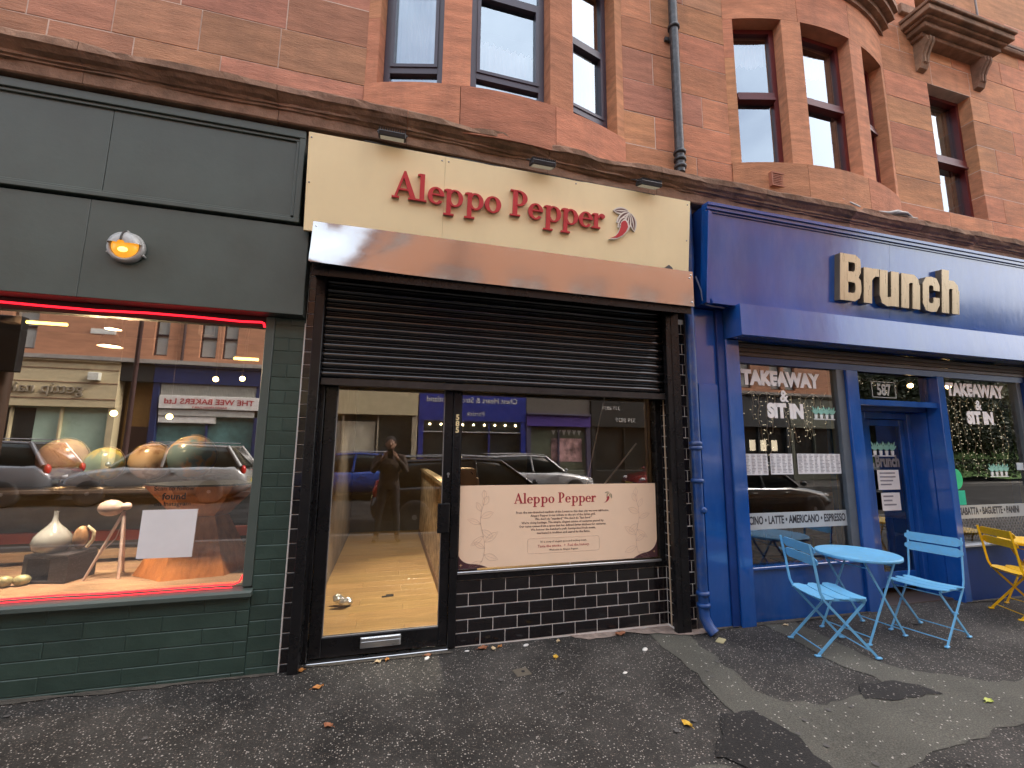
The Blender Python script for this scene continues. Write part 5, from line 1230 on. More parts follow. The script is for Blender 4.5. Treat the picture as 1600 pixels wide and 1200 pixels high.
def make_chair(label, mat, group):
    t = thing('folding_chair', label, 'chair', group=group)
    for k in range(3):
        mb = MB(); slat(mb, (-.125+.128*k, 0, .437+.004*k), .43, .118, .005, ((0, 1, 0), (1, 0, .03), (-.03, 0, 1)), .012); mb.build('seat_slat', mat, t)
    bdir = Vector((-.16, 0, 1)).normalized()
    for (z, nm) in ((.715, 0), (.805, 1)):
        mb = MB(); slat(mb, (-.198-.16*(z-.62)+.012, 0, z), .43, .078, .005, ((0, 1, 0), tuple(bdir), (1, 0, .16)), -.0); mb.build('back_slat', mat, t)
    for s in (-1, 1):
        y = s*.197
        p = [(.215, y, .012), (.12, y, .115), (.0, y, .245), (-.12, y, .375), (-.165, y, .43), (-.188, y, .48), (-.20, y, .56), (-.212, y, .66), (-.243, y, .85)]
        mb = MB()
        for i in range(len(p)-1): mb.bar(p[i], p[i+1], .019, .008, (1, 0, .3))
        mb.build('back_leg', mat, t)
        y = s*.172; p = [(-.225, y, .012), (.0, y, .235), (.165, y, .40), (.175, y, .43)]
        mb = MB()
        for i in range(len(p)-1): mb.bar(p[i], p[i+1], .019, .008, (1, 0, -.3))
        mb.build('front_leg', mat, t)
        MB().box(.20, .245, s*.197-.012, s*.197+.012, 0, .013, .003).build('foot', mat, t); MB().box(-.255, -.21, s*.172-.012, s*.172+.012, 0, .013, .003).build('foot', mat, t)
        MB().tube([(0, s*.165, .24), (0, s*.208, .24)], .007, 8).build('pivot', mat, t)
        MB().bar((-.18, s*.185, .425), (.18, s*.185, .43), .018, .006, (0, 0, 1)).build('seat_rail', mat, t)
    for (x, z, hw) in ((.185, .045, .197), (-.19, .047, .172), (-.14, .40, .197), (.155, .395, .172)):
        MB().tube([(x, -hw, z), (x, hw, z)], .005, 8).build('stretcher', mat, t)
    return t
def place(o, x, y, rz): o.location = (x, y, gz(x)+.006); o.rotation_euler = (0, 0, R(rz)); return o
SKYB = M('sky_blue_paint', lin(110, 184, 230), .38, var=.08, ns=8, bump=.05, dirt=.35, dirtc=(.28, .30, .30), ds=26)
YEL = M('yellow_paint', lin(246, 192, 16), .38, var=.08, ns=8, bump=.05, dirt=.35, dirtc=(.35, .22, .05), ds=26)
place(make_chair('sky blue folding chair left of the blue table, facing right', SKYB, 'folding bistro chairs'), 3.60, -.56, -16)
place(make_chair('sky blue folding chair right of the blue table, in front of the cafe door', SKYB, 'folding bistro chairs'), 4.76, -.55, 189)
place(make_chair('yellow folding chair at the right edge beside the yellow table', YEL, 'folding bistro chairs'), 6.36, -.46, -27)
def make_table(label, mat, r_):
    t = thing('folding_table', label, 'table', group='round bistro tables')
    MB().lathe([(.0, .668), (r_-.02, .668), (r_-.004, .660), (r_, .662), (r_, .684), (r_-.004, .687), (r_-.02, .683), (.0, .681)], 48).build('table_top', mat, t)
    for s in (-1, 1):
        y = s*.2; mb = MB(); mb.bar((-.25, y, .012), (.19, y, .662), .019, .008, (1, 0, -.3)); mb.build('leg', mat, t)
        y = s*.175; mb = MB(); mb.bar((.25, y, .012), (-.19, y, .662), .019, .008, (1, 0, .3)); mb.build('leg', mat, t)
        for (x, yy) in ((-.255, .2), (.255, .175)): MB().box(x-.022, x+.022, s*yy-.012, s*yy+.012, 0, .013, .003).build('foot', mat, t)
        MB().bar((-.2, s*.187, .655), (.2, s*.187, .655), .02, .006, (0, 0, 1)).build('top_rail', mat, t)
    for (x, z, hw) in ((-.22, .055, .2), (.22, .057, .175), (-.16, .60, .175), (.16, .60, .2)): MB().tube([(x, -hw, z), (x, hw, z)], .005, 8).build('stretcher', mat, t)
    return t
place(make_table('round sky blue folding table between the two blue chairs', SKYB, .325), 4.2, -.38, 4)
place(make_table('round yellow folding table cut off by the right edge of the picture', YEL, .325), 6.86, -.36, -10)

# ------------------------------------------------------------------ fallen leaves and litter
def leaf(x, y, rz, s, mat, label, curl=.3, z=.004):
    n = 8; v = []; seed = x*13.7+y*3.1
    for i in range(n+1):
        t = i/n; w = s*.32*math.sin(math.pi*min(1, t*1.02+.02))**.7*(1+.18*math.sin(t*14+seed))
        for k in range(5):
            q = -1+k*.5; v.append((s*(t-.5), q*w, .002+curl*s*(q*q*.35+(t-.5)**2*.9)+.05*s*math.sin(t*9+k+seed)))
    mb = MB(); mb.add(v, [(i*5+k, (i+1)*5+k, (i+1)*5+k+1, i*5+k+1) for i in range(n) for k in range(4)], True)
    mb.tube([(-.5*s, 0, .004), (-.62*s, .02*s, .006), (-.75*s, .07*s, .004)], .0015, 4)
    o = mb.build('fallen_leaf', mat); o.location = (x, y, gz(x)+z); o.rotation_euler = (0, 0, R(rz))
    return tag(o, label, 'leaf', 'fallen leaves on the pavement')
LY = M('leaf_yellow', (.62, .38, .04), .6, var=.3, ns=30); LO = M('leaf_orange', (.45, .19, .05), .6, var=.3, ns=30); LB = M('leaf_brown', (.28, .11, .05), .7, var=.3, ns=30); LP = M('leaf_pale', (.55, .42, .25), .7, var=.3, ns=30); LG = M('leaf_lime', (.45, .5, .10), .6, var=.3, ns=30)
for a in ((-.37, -.275, 20, .07, LO, 'orange leaf alone on the asphalt in front of the door'), (-.255, -.71, 150, .06, LB, 'brown leaf on the asphalt at the bottom left'), (1.30, -.22, 70, .06, LY, 'yellow leaf in front of the tiled riser'), (1.745, -1.17, 110, .07, LY, 'yellow leaf beside the pale repair strip'), (3.85, -1.42, 10, .07, LG, 'lime green leaf on the pale band in front of the chairs'),
          (.79, .045, 10, .085, LB, 'red brown leaf against the left end of the tiled riser'), (.87, .02, 100, .06, LP, 'pale crumpled leaf at the foot of the tiled riser'), (.93, .05, 40, .05, LO, 'small orange leaf at the foot of the tiled riser'), (2.0, .05, 5, .1, LB, 'long red brown leaf near the right end of the tiled riser'), (1.42, .04, 60, .05, LP, 'pale leaf scrap at the middle of the tiled riser'),
          (-.52, -.02, 0, .07, LO, 'orange leaf at the foot of the left shutter guide'), (.0, -.0, 30, .06, LP, 'pale leaf under the letter plate of the door'), (.06, .02, 80, .05, LO, 'orange leaf scrap at the door threshold'), (.36, .02, 10, .06, LB, 'brown leaf at the right end of the door threshold'), (3.62, -.1, 0, .06, LP, 'pale leaf under the left blue chair by the wall')): leaf(*a)
for (x, y, r_, s, lb) in ((.66, .03, 0, .02, 'white plaster crumb at the left foot of the tiled riser'), (1.14, .03, 30, .03, 'white paper scrap at the foot of the riser'), (1.7, -.55, 20, .022, 'flat white spot of gum right of the valve cover'), (.35, -.02, 60, .03, 'white paper scrap near the door threshold'), (2.05, -.25, 40, .035, 'thin pale twig left of the repair strip')):
    mb = MB(); mb.ball((0, 0, .003), s, 10, 6, (1, .55, .25)); o = mb.build('litter_scrap', M('litter_white', (.7, .68, .64), .7)); o.location = (x, y, gz(x)+.002); o.rotation_euler = (0, 0, R(r_)); tag(o, lb, 'litter')
vc = thing('valve_cover', 'small square metal valve cover set in the asphalt before the riser', 'cover', (.985, -.37, gz(.985)), R(8))
MB().box(-.055, .055, -.05, .05, -.01, .005, .002).build('plate', M('worn_iron', (.14, .12, .09), .6, metal=.3, bump=.6, dirt=.5), vc); MB().lathe([(.013, .0), (.013, .007)], 10, (.01, .0, 0)).build('keyhole', DARK, vc)
st = thing('yellow_stone', 'small yellowish stone slab in the pavement below the blue downpipe', 'stone', (2.78, -.24, gz(2.78)), R(35)); MB().box(-.05, .05, -.03, .03, -.01, .008, .003).build('slab', M('yellow_stone', (.40, .36, .20), .8, bump=.5), st)
# ------------------------------------------------------------------ the other side of the street (seen in the glass)
OY = -16.0
OSTONE = M('opposite_sandstone', lin(184, 132, 102), .85, var=.22, ns=3, stretch=(.4, 1, 2.4), dirt=.25, dirtc=(.22, .11, .06))
OTRIM = M('opposite_trim', (.32, .18, .12), .85, var=.2); OFR = M('opposite_frame', (.06, .03, .03), .5); OPANE = M('opposite_pane', (.50, .53, .50), .12, var=.2, ns=1.5); ONET = M('opposite_net', (.75, .74, .66), .7)
ot = thing('opposite_tenement', 'sunlit red sandstone tenement across the street mirrored in the shop windows', 'building', (-8, OY-4, 0), inplace=True)
OX0, OX1 = -42, 25.2
WX = [(-13.35, -12.6), (-8.98, -8.5), (-7.42, -6.83), (-6.62, -6.1)]
x = -16.5
while x > OX0+2: WX += [(x, x+.7), (x-1.1, x-.4)]; x -= 3.4
x = -4.2
while x < OX1-1.5: WX += [(x, x+.75), (x+1.0, x+1.75)]; x += 3.1
WX = sorted(w for w in WX if w[0] > OX0 and w[1] < OX1)
FLO_ = [(4.95, 6.5), (8.1, 9.65), (11.2, 12.7)]
zs = [4.75]
for (a, b) in FLO_:
    MB().box(OX0, OX1, OY-.4, OY, zs[-1], a).build('wall_band', OSTONE, ot)
    xs = [OX0]+[q for w in WX for q in w]+[OX1]
    for k in range(0, len(xs), 2): MB().box(xs[k], xs[k+1], OY-.4, OY-.002, a, b).build('wall_pier', OSTONE, ot)
    zs.append(b)
MB().box(OX0, OX1, OY-.4, OY, zs[-1], 14.2).build('wall_band', OSTONE, ot)
MB().box(OX0, OX1, OY-.35, OY+.3, 14.2, 14.6).build('eaves_cornice', OTRIM, ot)
MB().prism([(OY-.4, 14.6), (OY+.2, 14.6), (OY-5, 17.5), (OY-10, 14.6)], 'x', OX0, OX1).build('roof', M('slate_roof', (.08, .085, .09), .6), ot)
MB().box(OX0, OX1, OY-10, OY-.8, -.2, 14.2).build('rear_block', OTRIM, ot)
MB().box(OX0, OX1, OY-.4, OY+.25, 4.6, 4.75).build('shop_cornice', M('opposite_cornice', (.35, .33, .30), .8, dirt=.5), ot)
wmesh = {}
for (a, b) in WX:
    for (c, d) in FLO_:
        key = (round(b-a, 2), round(d-c, 2)); w, h = key
        if key not in wmesh:
            f = MB(); f.box(0, .05, -.2, -.12, 0, h); f.box(w-.05, w, -.2, -.12, 0, h); f.box(.05, w-.05, -.199, -.121, h-.05, h); f.box(.05, w-.05, -.199, -.121, 0, .06); f.box(.05, w-.05, -.21, -.10, h*.52, h*.52+.06)
            p = MB(); p.add([(.05, -.17, .06), (w-.05, -.17, .06), (w-.05, -.17, h-.05), (.05, -.17, h-.05)], [(3, 2, 1, 0)])
            wmesh[key] = (f.mesh('window_frame', OFR), p.mesh('pane', OPANE))
        f = link('window_frame', wmesh[key][0], ot); f.location = Vector((a, OY, c)); p = link('pane', wmesh[key][1], ot); p.location = Vector((a, OY, c))
for xx in (-7.95, 2.9, -15): MB().tube([(xx, OY+.08, 4.75), (xx, OY+.08, 14.2)], .05, 8).build('downpipe', OFR, ot)
MB().box(-11.0, -10.2, OY+.0, OY+.02, 5.65, 5.85).build('street_nameplate', M('nameplate', (.75, .75, .7), .5), ot)
# shops opposite
def oshop(label, x0, x1, fascia, zf0, zf1, pil, glassm, riser, zr=.5):
    s = thing('opposite_shop', label, 'shop', ((x0+x1)/2, OY, 0), inplace=True, group='shops across the street')
    MB().box(x0, x1, OY-.3, OY+.12, zf0, zf1, .01).build('fascia', fascia, s); MB().box(x0, x1, OY-.3, OY+.2, zf1-.06, zf1+.02, .01).build('fascia_top', pil, s)
    for xx in (x0, x1-.22): MB().box(xx, xx+.22, OY-.3, OY+.08, -.1, zf0, .01).build('pilaster', pil, s)
    MB().box(x0+.22, x1-.22, OY-.3, OY+.03, -.1, zr, .01).build('riser', riser, s); MB().box(x0+.22, x1-.22, OY-.35, OY-.1, zr, zf0).build('window_glass', glassm, s)
    n = max(1, int((x1-x0-.4)/1.4))
    for k in range(1, n): xx = x0+.22+(x1-x0-.44)*k/n; MB().box(xx-.03, xx+.03, OY-.12, OY+.02, zr, zf0).build('mullion', pil, s)
    return s
CRM = M('cream_fascia', (.62, .52, .32), .6, var=.06); DKG = M('dark_shop_glass', (.03, .035, .035), .08, var=.3, ns=1); PGN = M('frosted_green', (.45, .60, .48), .3, var=.06)
s1 = oshop('cream nail bar across the street mirrored in the green shop window', -14.6, -9.86, CRM, 2.85, 4.58, CRM, PGN, CRM)
for z in (3.15, 3.75, 4.25): MB().box(-14.6, -9.86, OY+.12, OY+.14, z, z+.02).build('fascia_groove', OTRIM, s1)
lettering('fascia_lettering', 'gettip nails', (-12.05, OY+.16, 3.36), .52, M('shadow_letters', (.35, .30, .22), .5), s1, flip=True, ext=.03, sx=1.05)
MB().box(-10.75, -10.4, OY+.12, OY+.3, 3.85, 4.15, .02).build('alarm_box', M('alarm_white', (.7, .7, .62), .5), s1)
MB().box(-14.0, -12.3, OY-.098, OY-.09, .6, 2.8).build('dark_bay', DKG, s1)
s2 = thing('close_entrance', 'dark tenement close entrance across the street between cream and blue shops', 'doorway', (-9.3, OY, 0), inplace=True)
MB().box(-9.85, -8.79, OY-.3, OY+.1, 3.9, 4.58).build('lintel', M('black_fascia', (.02, .022, .022), .5), s2); MB().box(-9.85, -8.79, OY-.6, OY-.5, 0, 3.9).build('door', M('ochre_close', (.32, .18, .06), .5), s2); MB().box(-9.6, -9.0, OY-.5, OY-.47, 0, 2.2, .01).build('door_leaf', OFR, s2)
NAVY = M('navy_fascia', (.015, .03, .11), .4); WHT = M('white_fascia', (.75, .74, .70), .5); GRY = M('grey_corrugated', (.38, .38, .34), .5); TEA = M('teal_window', (.10, .22, .22), .1, var=.4, ns=2)
s3 = oshop('bakery with white name board across the street mirrored in the green shop window', -8.77, -5.02, NAVY, 3.88, 4.58, NAVY, TEA, WHT, .6)
for k in range(60): MB().box(-8.5+k*.057, -8.465+k*.057, OY+.0, OY+.06, 3.42, 3.875).build('corrugation', GRY, s3) if k < 58 else None
MB().box(-8.52, -5.15, OY-.1, OY+.015, 3.42, 3.875).build('corrugated_sheet', GRY, s3)
MB().box(-8.5, -5.1, OY-.1, OY+.14, 2.9, 3.415, .01).build('name_board', WHT, s3)
RDL = M('red_lettering', (.45, .03, .04), .5)
lettering('board_lettering', 'THE WEE BAKERS Ltd', (-6.8, OY+.145, 3.09), .30, RDL, s3, flip=True, ext=.004, off=.004, sx=1.08); lettering('board_lettering', 'BAKED FRESH DAILY', (-6.8, OY+.145, 2.93), .12, RDL, s3, flip=True, ext=.004, sx=1.1)
MB().box(-8.5, -5.1, OY-.1, OY+.08, 2.62, 2.88, .01).build('shutter_housing', M('pale_grey_box', (.5, .5, .46), .5), s3)
MB().box(-8.5, -6.6, OY-.1, OY+.05, 2.35, 2.61, .01).build('white_blind', WHT, s3)
for k in range(6): MB().box(-8.2+k*.28, -8.0+k*.28, OY-.098, OY-.095, 1.35, 1.5).build('window_card', [RDL, M('card_green', (.1, .4, .1), .5), M('card_yellow', (.7, .5, .1), .5)][k % 3], s3)
lettering('window_lettering', 'AREA', (-7.2, OY-.09, 1.1), .28, WHT, s3, flip=True, ext=.002)
s4 = oshop('pale cream shop across the street mirrored in the glazed door', -4.98, 1.15, CRM, 2.9, 4.58, M('stone_pilaster', (.45, .38, .27), .7), DKG, CRM)
MB().box(-3.6, -.6, OY-.097, OY-.09, .8, 2.6).build('bright_interior', M('pale_interior', (.55, .5, .38), .5, var=.3, ns=1.5), s4)
CBL = M('charity_blue', (.02, .04, .30), .4)
s5 = oshop('blue charity shop across the street mirrored in the middle shop window', 1.2, 6.15, CBL, 2.72, 4.58, CBL, DKG, CBL)
lettering('fascia_lettering', 'Chest Heart & Stroke Scotland', (3.62, OY+.125, 3.56), .36, WHT, s5, flip=True, ext=.004, sx=.93, off=.004); lettering('fascia_lettering', 'Partick', (3.75, OY+.125, 2.95), .30, WHT, s5, flip=True, ext=.004)
for k in range(9): MB().ball((1.7+k*.5, OY-.04, 2.55), .05, 10, 6).build('festoon_bulb', emis('festoon', (1, .8, .45), 12), s5)
for zz_ in (2.2,): MB().box(1.42, 5.93, OY-.11, OY+.0, zz_, zz_+.04).build('transom', WHT, s5)
PUR = M('purple_fascia', (.10, .06, .30), .45); GRN_ = M('olive_front', (.16, .17, .13), .6)
s6 = oshop('purple fronted shop across the street mirrored in the middle shop window', 6.2, 9.5, PUR, 2.55, 3.15, M('plum_pilaster', (.10, .09, .16), .5), M('olive_glass', (.16, .18, .13), .15, var=.2), GRN_)
MB().box(6.2, 9.5, OY-.3, OY+.05, 3.18, 4.58).build('upper_fascia', M('brown_grey', (.16, .14, .12), .6), s6)
MB().box(7.5, 9.1, OY-.098, OY-.09, .9, 2.0).build('window_picture', M('pink_picture', (.55, .33, .32), .5, var=.8, ns=3), s6)
for k in range(6): MB().prism([(7.5+k*.27, 2.4), (7.72+k*.27, 2.4), (7.61+k*.27, 2.15)], 'y', OY-.095, OY-.09).build('pennant', WHT, s6)
s7 = oshop('black fronted shop across the street mirrored at the right of the middle window', 9.55, 13.2, MATS['black_fascia'], 2.6, 4.58, MATS['black_fascia'], DKG, MATS['black_fascia'])
lettering('fascia_lettering', '339 8839', (11.4, OY+.125, 2.85), .3, WHT, s7, flip=True, ext=.004); lettering('fascia_lettering', '339 8839', (10.6, OY+.125, 3.45), .26, WHT, s7, flip=True, ext=.004)
BRB = M('bright_blue_frame', (.03, .16, .42), .4); LGY = M('light_grey_front', (.36, .38, .38), .6)
s8 = oshop('light grey shop with bright blue frame mirrored in the left cafe window', 13.25, 17.4, LGY, 2.7, 4.58, BRB, DKG, LGY); MB().box(13.3, 17.3, OY+.1, OY+.14, 2.55, 2.75).build('blue_rail', BRB, s8)
MB().lathe([(.42, 0), (.42, .03)], 28, (16.4, OY+.12, 3.65), 'y').build('round_emblem', BRB, s8)
s9 = oshop('charcoal shop with lit interior mirrored in the left cafe window', 17.45, 21.6, M('charcoal_front', (.05, .055, .06), .5), 2.8, 4.58, MATS['charcoal_front'], DKG, MATS['charcoal_front'])
for k_ in range(4): MB().box(18.2+k_*.75, 18.6+k_*.75, OY-.098, OY-.09, 1.5, 2.1).build('lit_panel', emis('lit_panel', (1, .85, .6), .5), s9)
oshop('olive shop at the park end of the opposite row', 21.65, 25.15, GRN_, 2.8, 4.58, GRN_, DKG, GRN_)
x = -14.62; k = 0
while x > OX0+3: oshop('dark shop number %d left of the cream nail bar across the street' % (k+1), x-4.5, x-.02, [NAVY, CRM, GRN_][k % 3], 2.9, 4.58, [NAVY, CRM, GRN_][k % 3], DKG, OTRIM)['label'] = ['navy shop far along the opposite pavement', 'cream shop far along the opposite pavement', 'olive shop far along the opposite pavement', 'second navy shop far along the opposite pavement', 'second cream shop far along the opposite pavement', 'second olive shop at the end of the opposite row', 'last shop of the opposite row'][k]; x -= 4.52; k += 1

# ------------------------------------------------------------------ cars
TYRE = M('tyre_rubber', (.015, .015, .016), .8); RIM = M('alloy_rim', (.5, .5, .5), .3, metal=.8); CGL = M('car_glass', (.015, .02, .02), .04, var=.1); LR = M('tail_lamp', (.4, .01, .01), .15); LWt = M('head_lamp', (.6, .6, .6), .1); PLA = M('number_plate', (.6, .5, .1), .5)
def loft(mb, st, ring, smooth=True):
    """st: list of (x, params); ring(params)-> list of (y,z)"""
    R_ = [[(x, y, z) for (y, z) in ring(p)] for x, p in st]; n = len(R_[0]); v = [q for r in R_ for q in r]
    mb.add(v, [[i*n+k, i*n+(k+1) % n, (i+1)*n+(k+1) % n, (i+1)*n+k] for i in range(len(R_)-1) for k in range(n)], smooth)
    mb.add(R_[0], [list(range(n))]); mb.add(R_[-1], [list(range(n))[::-1]])
def make_car(label, paint, L_=4.4, H=1.5, kind='hatch'):
    c = thing('parked_car', label, 'car', group='cars parked along the street'); h = L_/2; W = .88
    def body(p):
        zt, w, zb = p; return [(-w*.80, zb), (-w*.98, zb+.12), (-w, (zb+zt)/2), (-w*.97, zt-.10), (-w*.88, zt), (w*.88, zt), (w*.97, zt-.10), (w, (zb+zt)/2), (w*.98, zb+.12), (w*.80, zb)]
    bt = .92*H/1.5
    mb = MB(); loft(mb, [(-h, (.72*bt, W*.78, .42)), (-h+.06, (.85*bt, W*.88, .30)), (-h+.3, (bt+.02, W*.97, .25)), (-h+1.2, (bt+.03, W, .22)), (0, (bt+.01, W, .22)), (h-1.5, (bt, W, .22)), (h-.9, (bt-.07, W*.97, .23)), (h-.35, (bt-.17, W*.92, .25)), (h-.08, (bt-.28, W*.82, .3)), (h, (bt-.38, W*.7, .4))], body); mb.build('body', paint, c)
    rr = -h+.12 if kind == 'estate' else -h+.25
    def cab(p): zt, w, wb = p; return [(-wb, bt-.02), (-w*1.02, zt-.06), (-w*.9, zt), (w*.9, zt), (w*1.02, zt-.06), (wb, bt-.02)]
    st = [(rr, (bt+.03, W*.80, W*.86)), (rr+.45, (H-.05, W*.70, W*.90)), (-.3, (H, W*.74, W*.92)), (.35, (H-.03, W*.72, W*.92)), (h-1.15, (bt+.02, W*.78, W*.86))]
    mb = MB(); loft(mb, st, cab); mb.build('glasshouse', CGL, c)
    def roof(p): zt, w = p; return [(-w*1.03, zt-.05), (-w*.92, zt+.012), (w*.92, zt+.012), (w*1.03, zt-.05), (w*.9, zt-.06), (-w*.9, zt-.06)]
    mb = MB(); loft(mb, [(rr+.42, (H-.06, W*.69)), (-.3, (H, W*.74)), (.38, (H-.035, W*.72))], roof); mb.build('roof', paint, c)
    for s in (-1, 1):
        mb = MB(); mb.tube([(h-1.2, s*W*.86, bt), (.36, s*W*.73, H-.045)], .035, 6); mb.tube([(rr+.04, s*W*.86, bt), (rr+.45, s*W*.71, H-.06)], .06, 6); mb.tube([(-.15, s*W*.92, bt), (-.22, s*W*.76, H-.04)], .04, 6); mb.build('pillars', paint, c)
        MB().tube([(rr+.5, s*W*.72, H+.03), (-.3, s*W*.76, H+.05), (.3, s*W*.74, H+.02)], .016, 6).build('roof_rail', RIM, c)
        MB().ball((h-1.25, s*(W+.09), bt+.08), .09, 10, 6, (.6, 1, .75)).build('door_mirror', paint, c)
        for xx in (-.55, .45): MB().box(xx, xx+.16, s*(W+.005)-.012, s*(W+.005)+.012, bt-.16, bt-.13, .006).build('door_handle', paint, c)
        MB().ball((h-.22, s*W*.72, bt-.27), .13, 10, 6, (1, .8, .55)).build('headlight', LWt, c); MB().ball((-h+.1, s*W*.78, bt-.10), .13, 10, 6, (.6, .7, 1.1)).build('tail_light', LR, c)
        for xx in (-h+.85, h-.85):
            w = thing_part('wheel', c)
            MB().lathe([(.2, -.1), (.31, -.11), (.33, -.08), (.33, .08), (.31, .11), (.2, .1)], 28, (xx, s*W*.92, .33), 'y').build('tyre', TYRE, w)
            rm = MB(); rm.lathe([(.215, -.06), (.215, .06)], 24, (xx, s*W*.92, .33), 'y'); rm.build('wheel_well', TYRE, w)
            rm = MB()
            for k in range(10): a = R(36*k); rm.bar((xx+.04*math.cos(a), s*(W*.92+.085), .33+.04*math.sin(a)), (xx+.21*math.cos(a), s*(W*.92+.085), .33+.21*math.sin(a)), .035, .02, (-math.sin(a), 0, math.cos(a)))
            rm.lathe([(.05, -.02), (.05, .02)], 12, (xx, s*(W*.92+.085), .33), 'y'); rm.build('rim', RIM, w)
    MB().box(h-.02, h+.01, -.26, .26, .42, .53).build('front_plate', PLA, c); MB().box(-h-.01, -h+.02, -.26, .26, .55, .66).build('rear_plate', PLA, c)
    return c
def carpaint(n, col_): return M(n, col_, .22, metal=.35, var=.03, coat=.6)
def put(c, x, y, rz): c.location = (x, y, gz(x)-.13); c.rotation_euler = (0, 0, R(rz))
put(make_car('silver people carrier parked outside the bakery across the street', carpaint('silver_paint', (.30, .31, .315)), 4.5, 1.65, 'estate'), -6.2, -11.6, 180)
put(make_car('grey estate car parked outside the nail bar across the street', carpaint('grey_paint', (.17, .18, .20)), 4.8, 1.7, 'estate'), -10.95, -11.6, 180)
put(make_car('bright blue car parked opposite the glazed door', carpaint('blue_paint', (.02, .07, .35)), 4.1, 1.45), -1.2, -11.6, 180)
put(make_car('pale silver estate car parked outside the charity shop', carpaint('pale_silver', (.5, .51, .52)), 4.5, 1.48, 'estate'), 5.0, -11.6, 0)
put(make_car('dark red car parked outside the black fronted shop', carpaint('red_paint', (.22, .01, .02)), 4.4, 1.5), 11.2, -11.6, 180)
put(make_car('black estate car parked on the near side behind the photographer', carpaint('black_paint', (.008, .008, .009)), 4.6, 1.47, 'estate'), 2.0, -6.2, 0)
put(make_car('dark grey saloon car parked near the cafe', carpaint('dark_grey_paint', (.04, .045, .045)), 4.4, 1.45), 9.2, -6.2, 0)
# pole with a black panel on the near kerb
pl = thing('street_pole', 'brown street pole with a black panel by the near kerb', 'pole', (-5.35, -4.2, 0), inplace=True)
MB().tube([(-5.35, -4.2, gz(-4)), (-5.35, -4.2, 3.3)], .09, 12).build('post', M('brown_post', (.09, .05, .03), .6), pl); MB().box(-5.62, -5.1, -4.1, -3.98, 2.55, 3.35, .01).build('panel', M('black_panel', (.012, .012, .012), .5), pl)
lpm = thing('street_lamp', 'tall grey street lamp on the opposite pavement', 'street lamp', (-8.1, -13.2, 0), inplace=True)
MB().tube([(-8.1, -13.2, 0), (-8.1, -13.2, 5.6), (-8.05, -13.0, 5.9), (-7.9, -12.6, 6.0)], [.08, .06, .05, .045], 10).build('column', OFR, lpm); MB().ball((-7.85, -12.45, 5.98), .2, 12, 8, (.6, 1, .4)).build('lantern', M('lantern', (.6, .6, .58), .3), lpm)

# ------------------------------------------------------------------ park on the far right: grass bank, hedge, trees
gb = MB(); n = 24; v = []
for i in range(n+1):
    xx = 27+i*2.6
    for (y, z) in ((-13.6, .1), (-15, .9), (-19, 2.0), (-28, 3.6)): v.append((xx, y, z+.25*mnoise.noise(Vector((xx*.3, y*.3, 0)))))
gb.add(v, [(i*4+k, (i+1)*4+k, (i+1)*4+k+1, i*4+k+1) for i in range(n) for k in range(3)], True)
struct('grass_bank', gb, M('lawn_grass', (.05, .12, .015), .9, var=.4, ns=8, bump=.6, bs=40))
LEAFM = M('tree_leaves', (.03, .045, .012), .6, var=.6, ns=1.2, rnd=.1); BARK = M('tree_bark', (.07, .05, .035), .9, bump=.6, bs=12)
def make_tree(label, h, r_, seed):
    rd = random.Random(seed); t = thing('park_tree', label, 'tree', group='trees in the park across the street'); tk = MB(); ends = []
    tk.tube([(0, 0, 0), (.1, .05, h*.25), (.0, .1, h*.5), (.1, 0, h*.8)], [.28, .22, .16, .06], 10)
    for k in range(12):
        a = rd.uniform(0, 6.28); z = h*rd.uniform(.28, .7); L_ = r_*rd.uniform(.5, .95); e = (L_*math.cos(a), L_*math.sin(a), z+L_*rd.uniform(.3, .9))
        tk.tube([(0, .05, z), (e[0]*.5, e[1]*.5, z+(e[2]-z)*.6), e], [.09, .06, .02], 6); ends.append(e)
    tk.build('trunk', BARK, t)
    cl = []
    for k in range(95):
        a = rd.uniform(0, 6.28); q = r_*math.sqrt(rd.random()); z = h*rd.uniform(.16, 1.0); f = math.sin(math.pi*min(1, max(0, (z/h-.02)/1.02)))**.5; cl.append((q*f*math.cos(a), q*f*math.sin(a), z, r_*rd.uniform(.15, .3)))
    cl += [(e[0], e[1], e[2], r_*.25) for e in ends]
    lv = MB(); vs_ = []; fs_ = []
    for (cx, cy, cz, cr) in cl:
        for k in range(100):
            d = Vector((rd.gauss(0, 1), rd.gauss(0, 1), rd.gauss(0, 1))).normalized()*cr*rd.uniform(.5, 1.0); p = Vector((cx, cy, cz))+d
            u = Vector((rd.gauss(0, 1), rd.gauss(0, 1), rd.gauss(0, 1))).normalized(); w = u.orthogonal().normalized(); s = rd.uniform(.07, .15); i = len(vs_)
            vs_ += [p-u*s, p+w*s*.6, p+u*s, p-w*s*.6]; fs_.append((i, i+1, i+2, i+3))
    lv.add(vs_, fs_, False); lv.build('crown', LEAFM, t); return t
TL = ['broad leafy tree at the near end of the park', 'second leafy tree along the park edge', 'tall leafy tree in the middle of the park', 'leafy tree at the back of the park', 'wide leafy tree far along the park', 'farthest leafy tree in the park', 'low branched tree behind the near park trees', 'spreading low tree behind the middle of the park', 'dense low tree at the back right of the park', 'bushy tree closing the view at the end of the park']
for k, (x, y, h, r_) in enumerate(((29.5, -16.5, 6.0, 3.0), (34, -16.2, 6.5, 3.4), (39.5, -17, 6.2, 3.5), (36, -24, 7, 4.2), (46, -17, 6.4, 3.8), (54, -19, 6.5, 4.2), (31.5, -21, 6.4, 4.2), (41, -22, 6.5, 4.6), (49, -23, 6.8, 4.8), (60, -22, 7, 5.0))):
    t = make_tree(TL[k], h, r_, 40+k); t.location = (x, y, .8)
hg = MB(); rd = random.Random(5); vs_ = []; fs_ = []
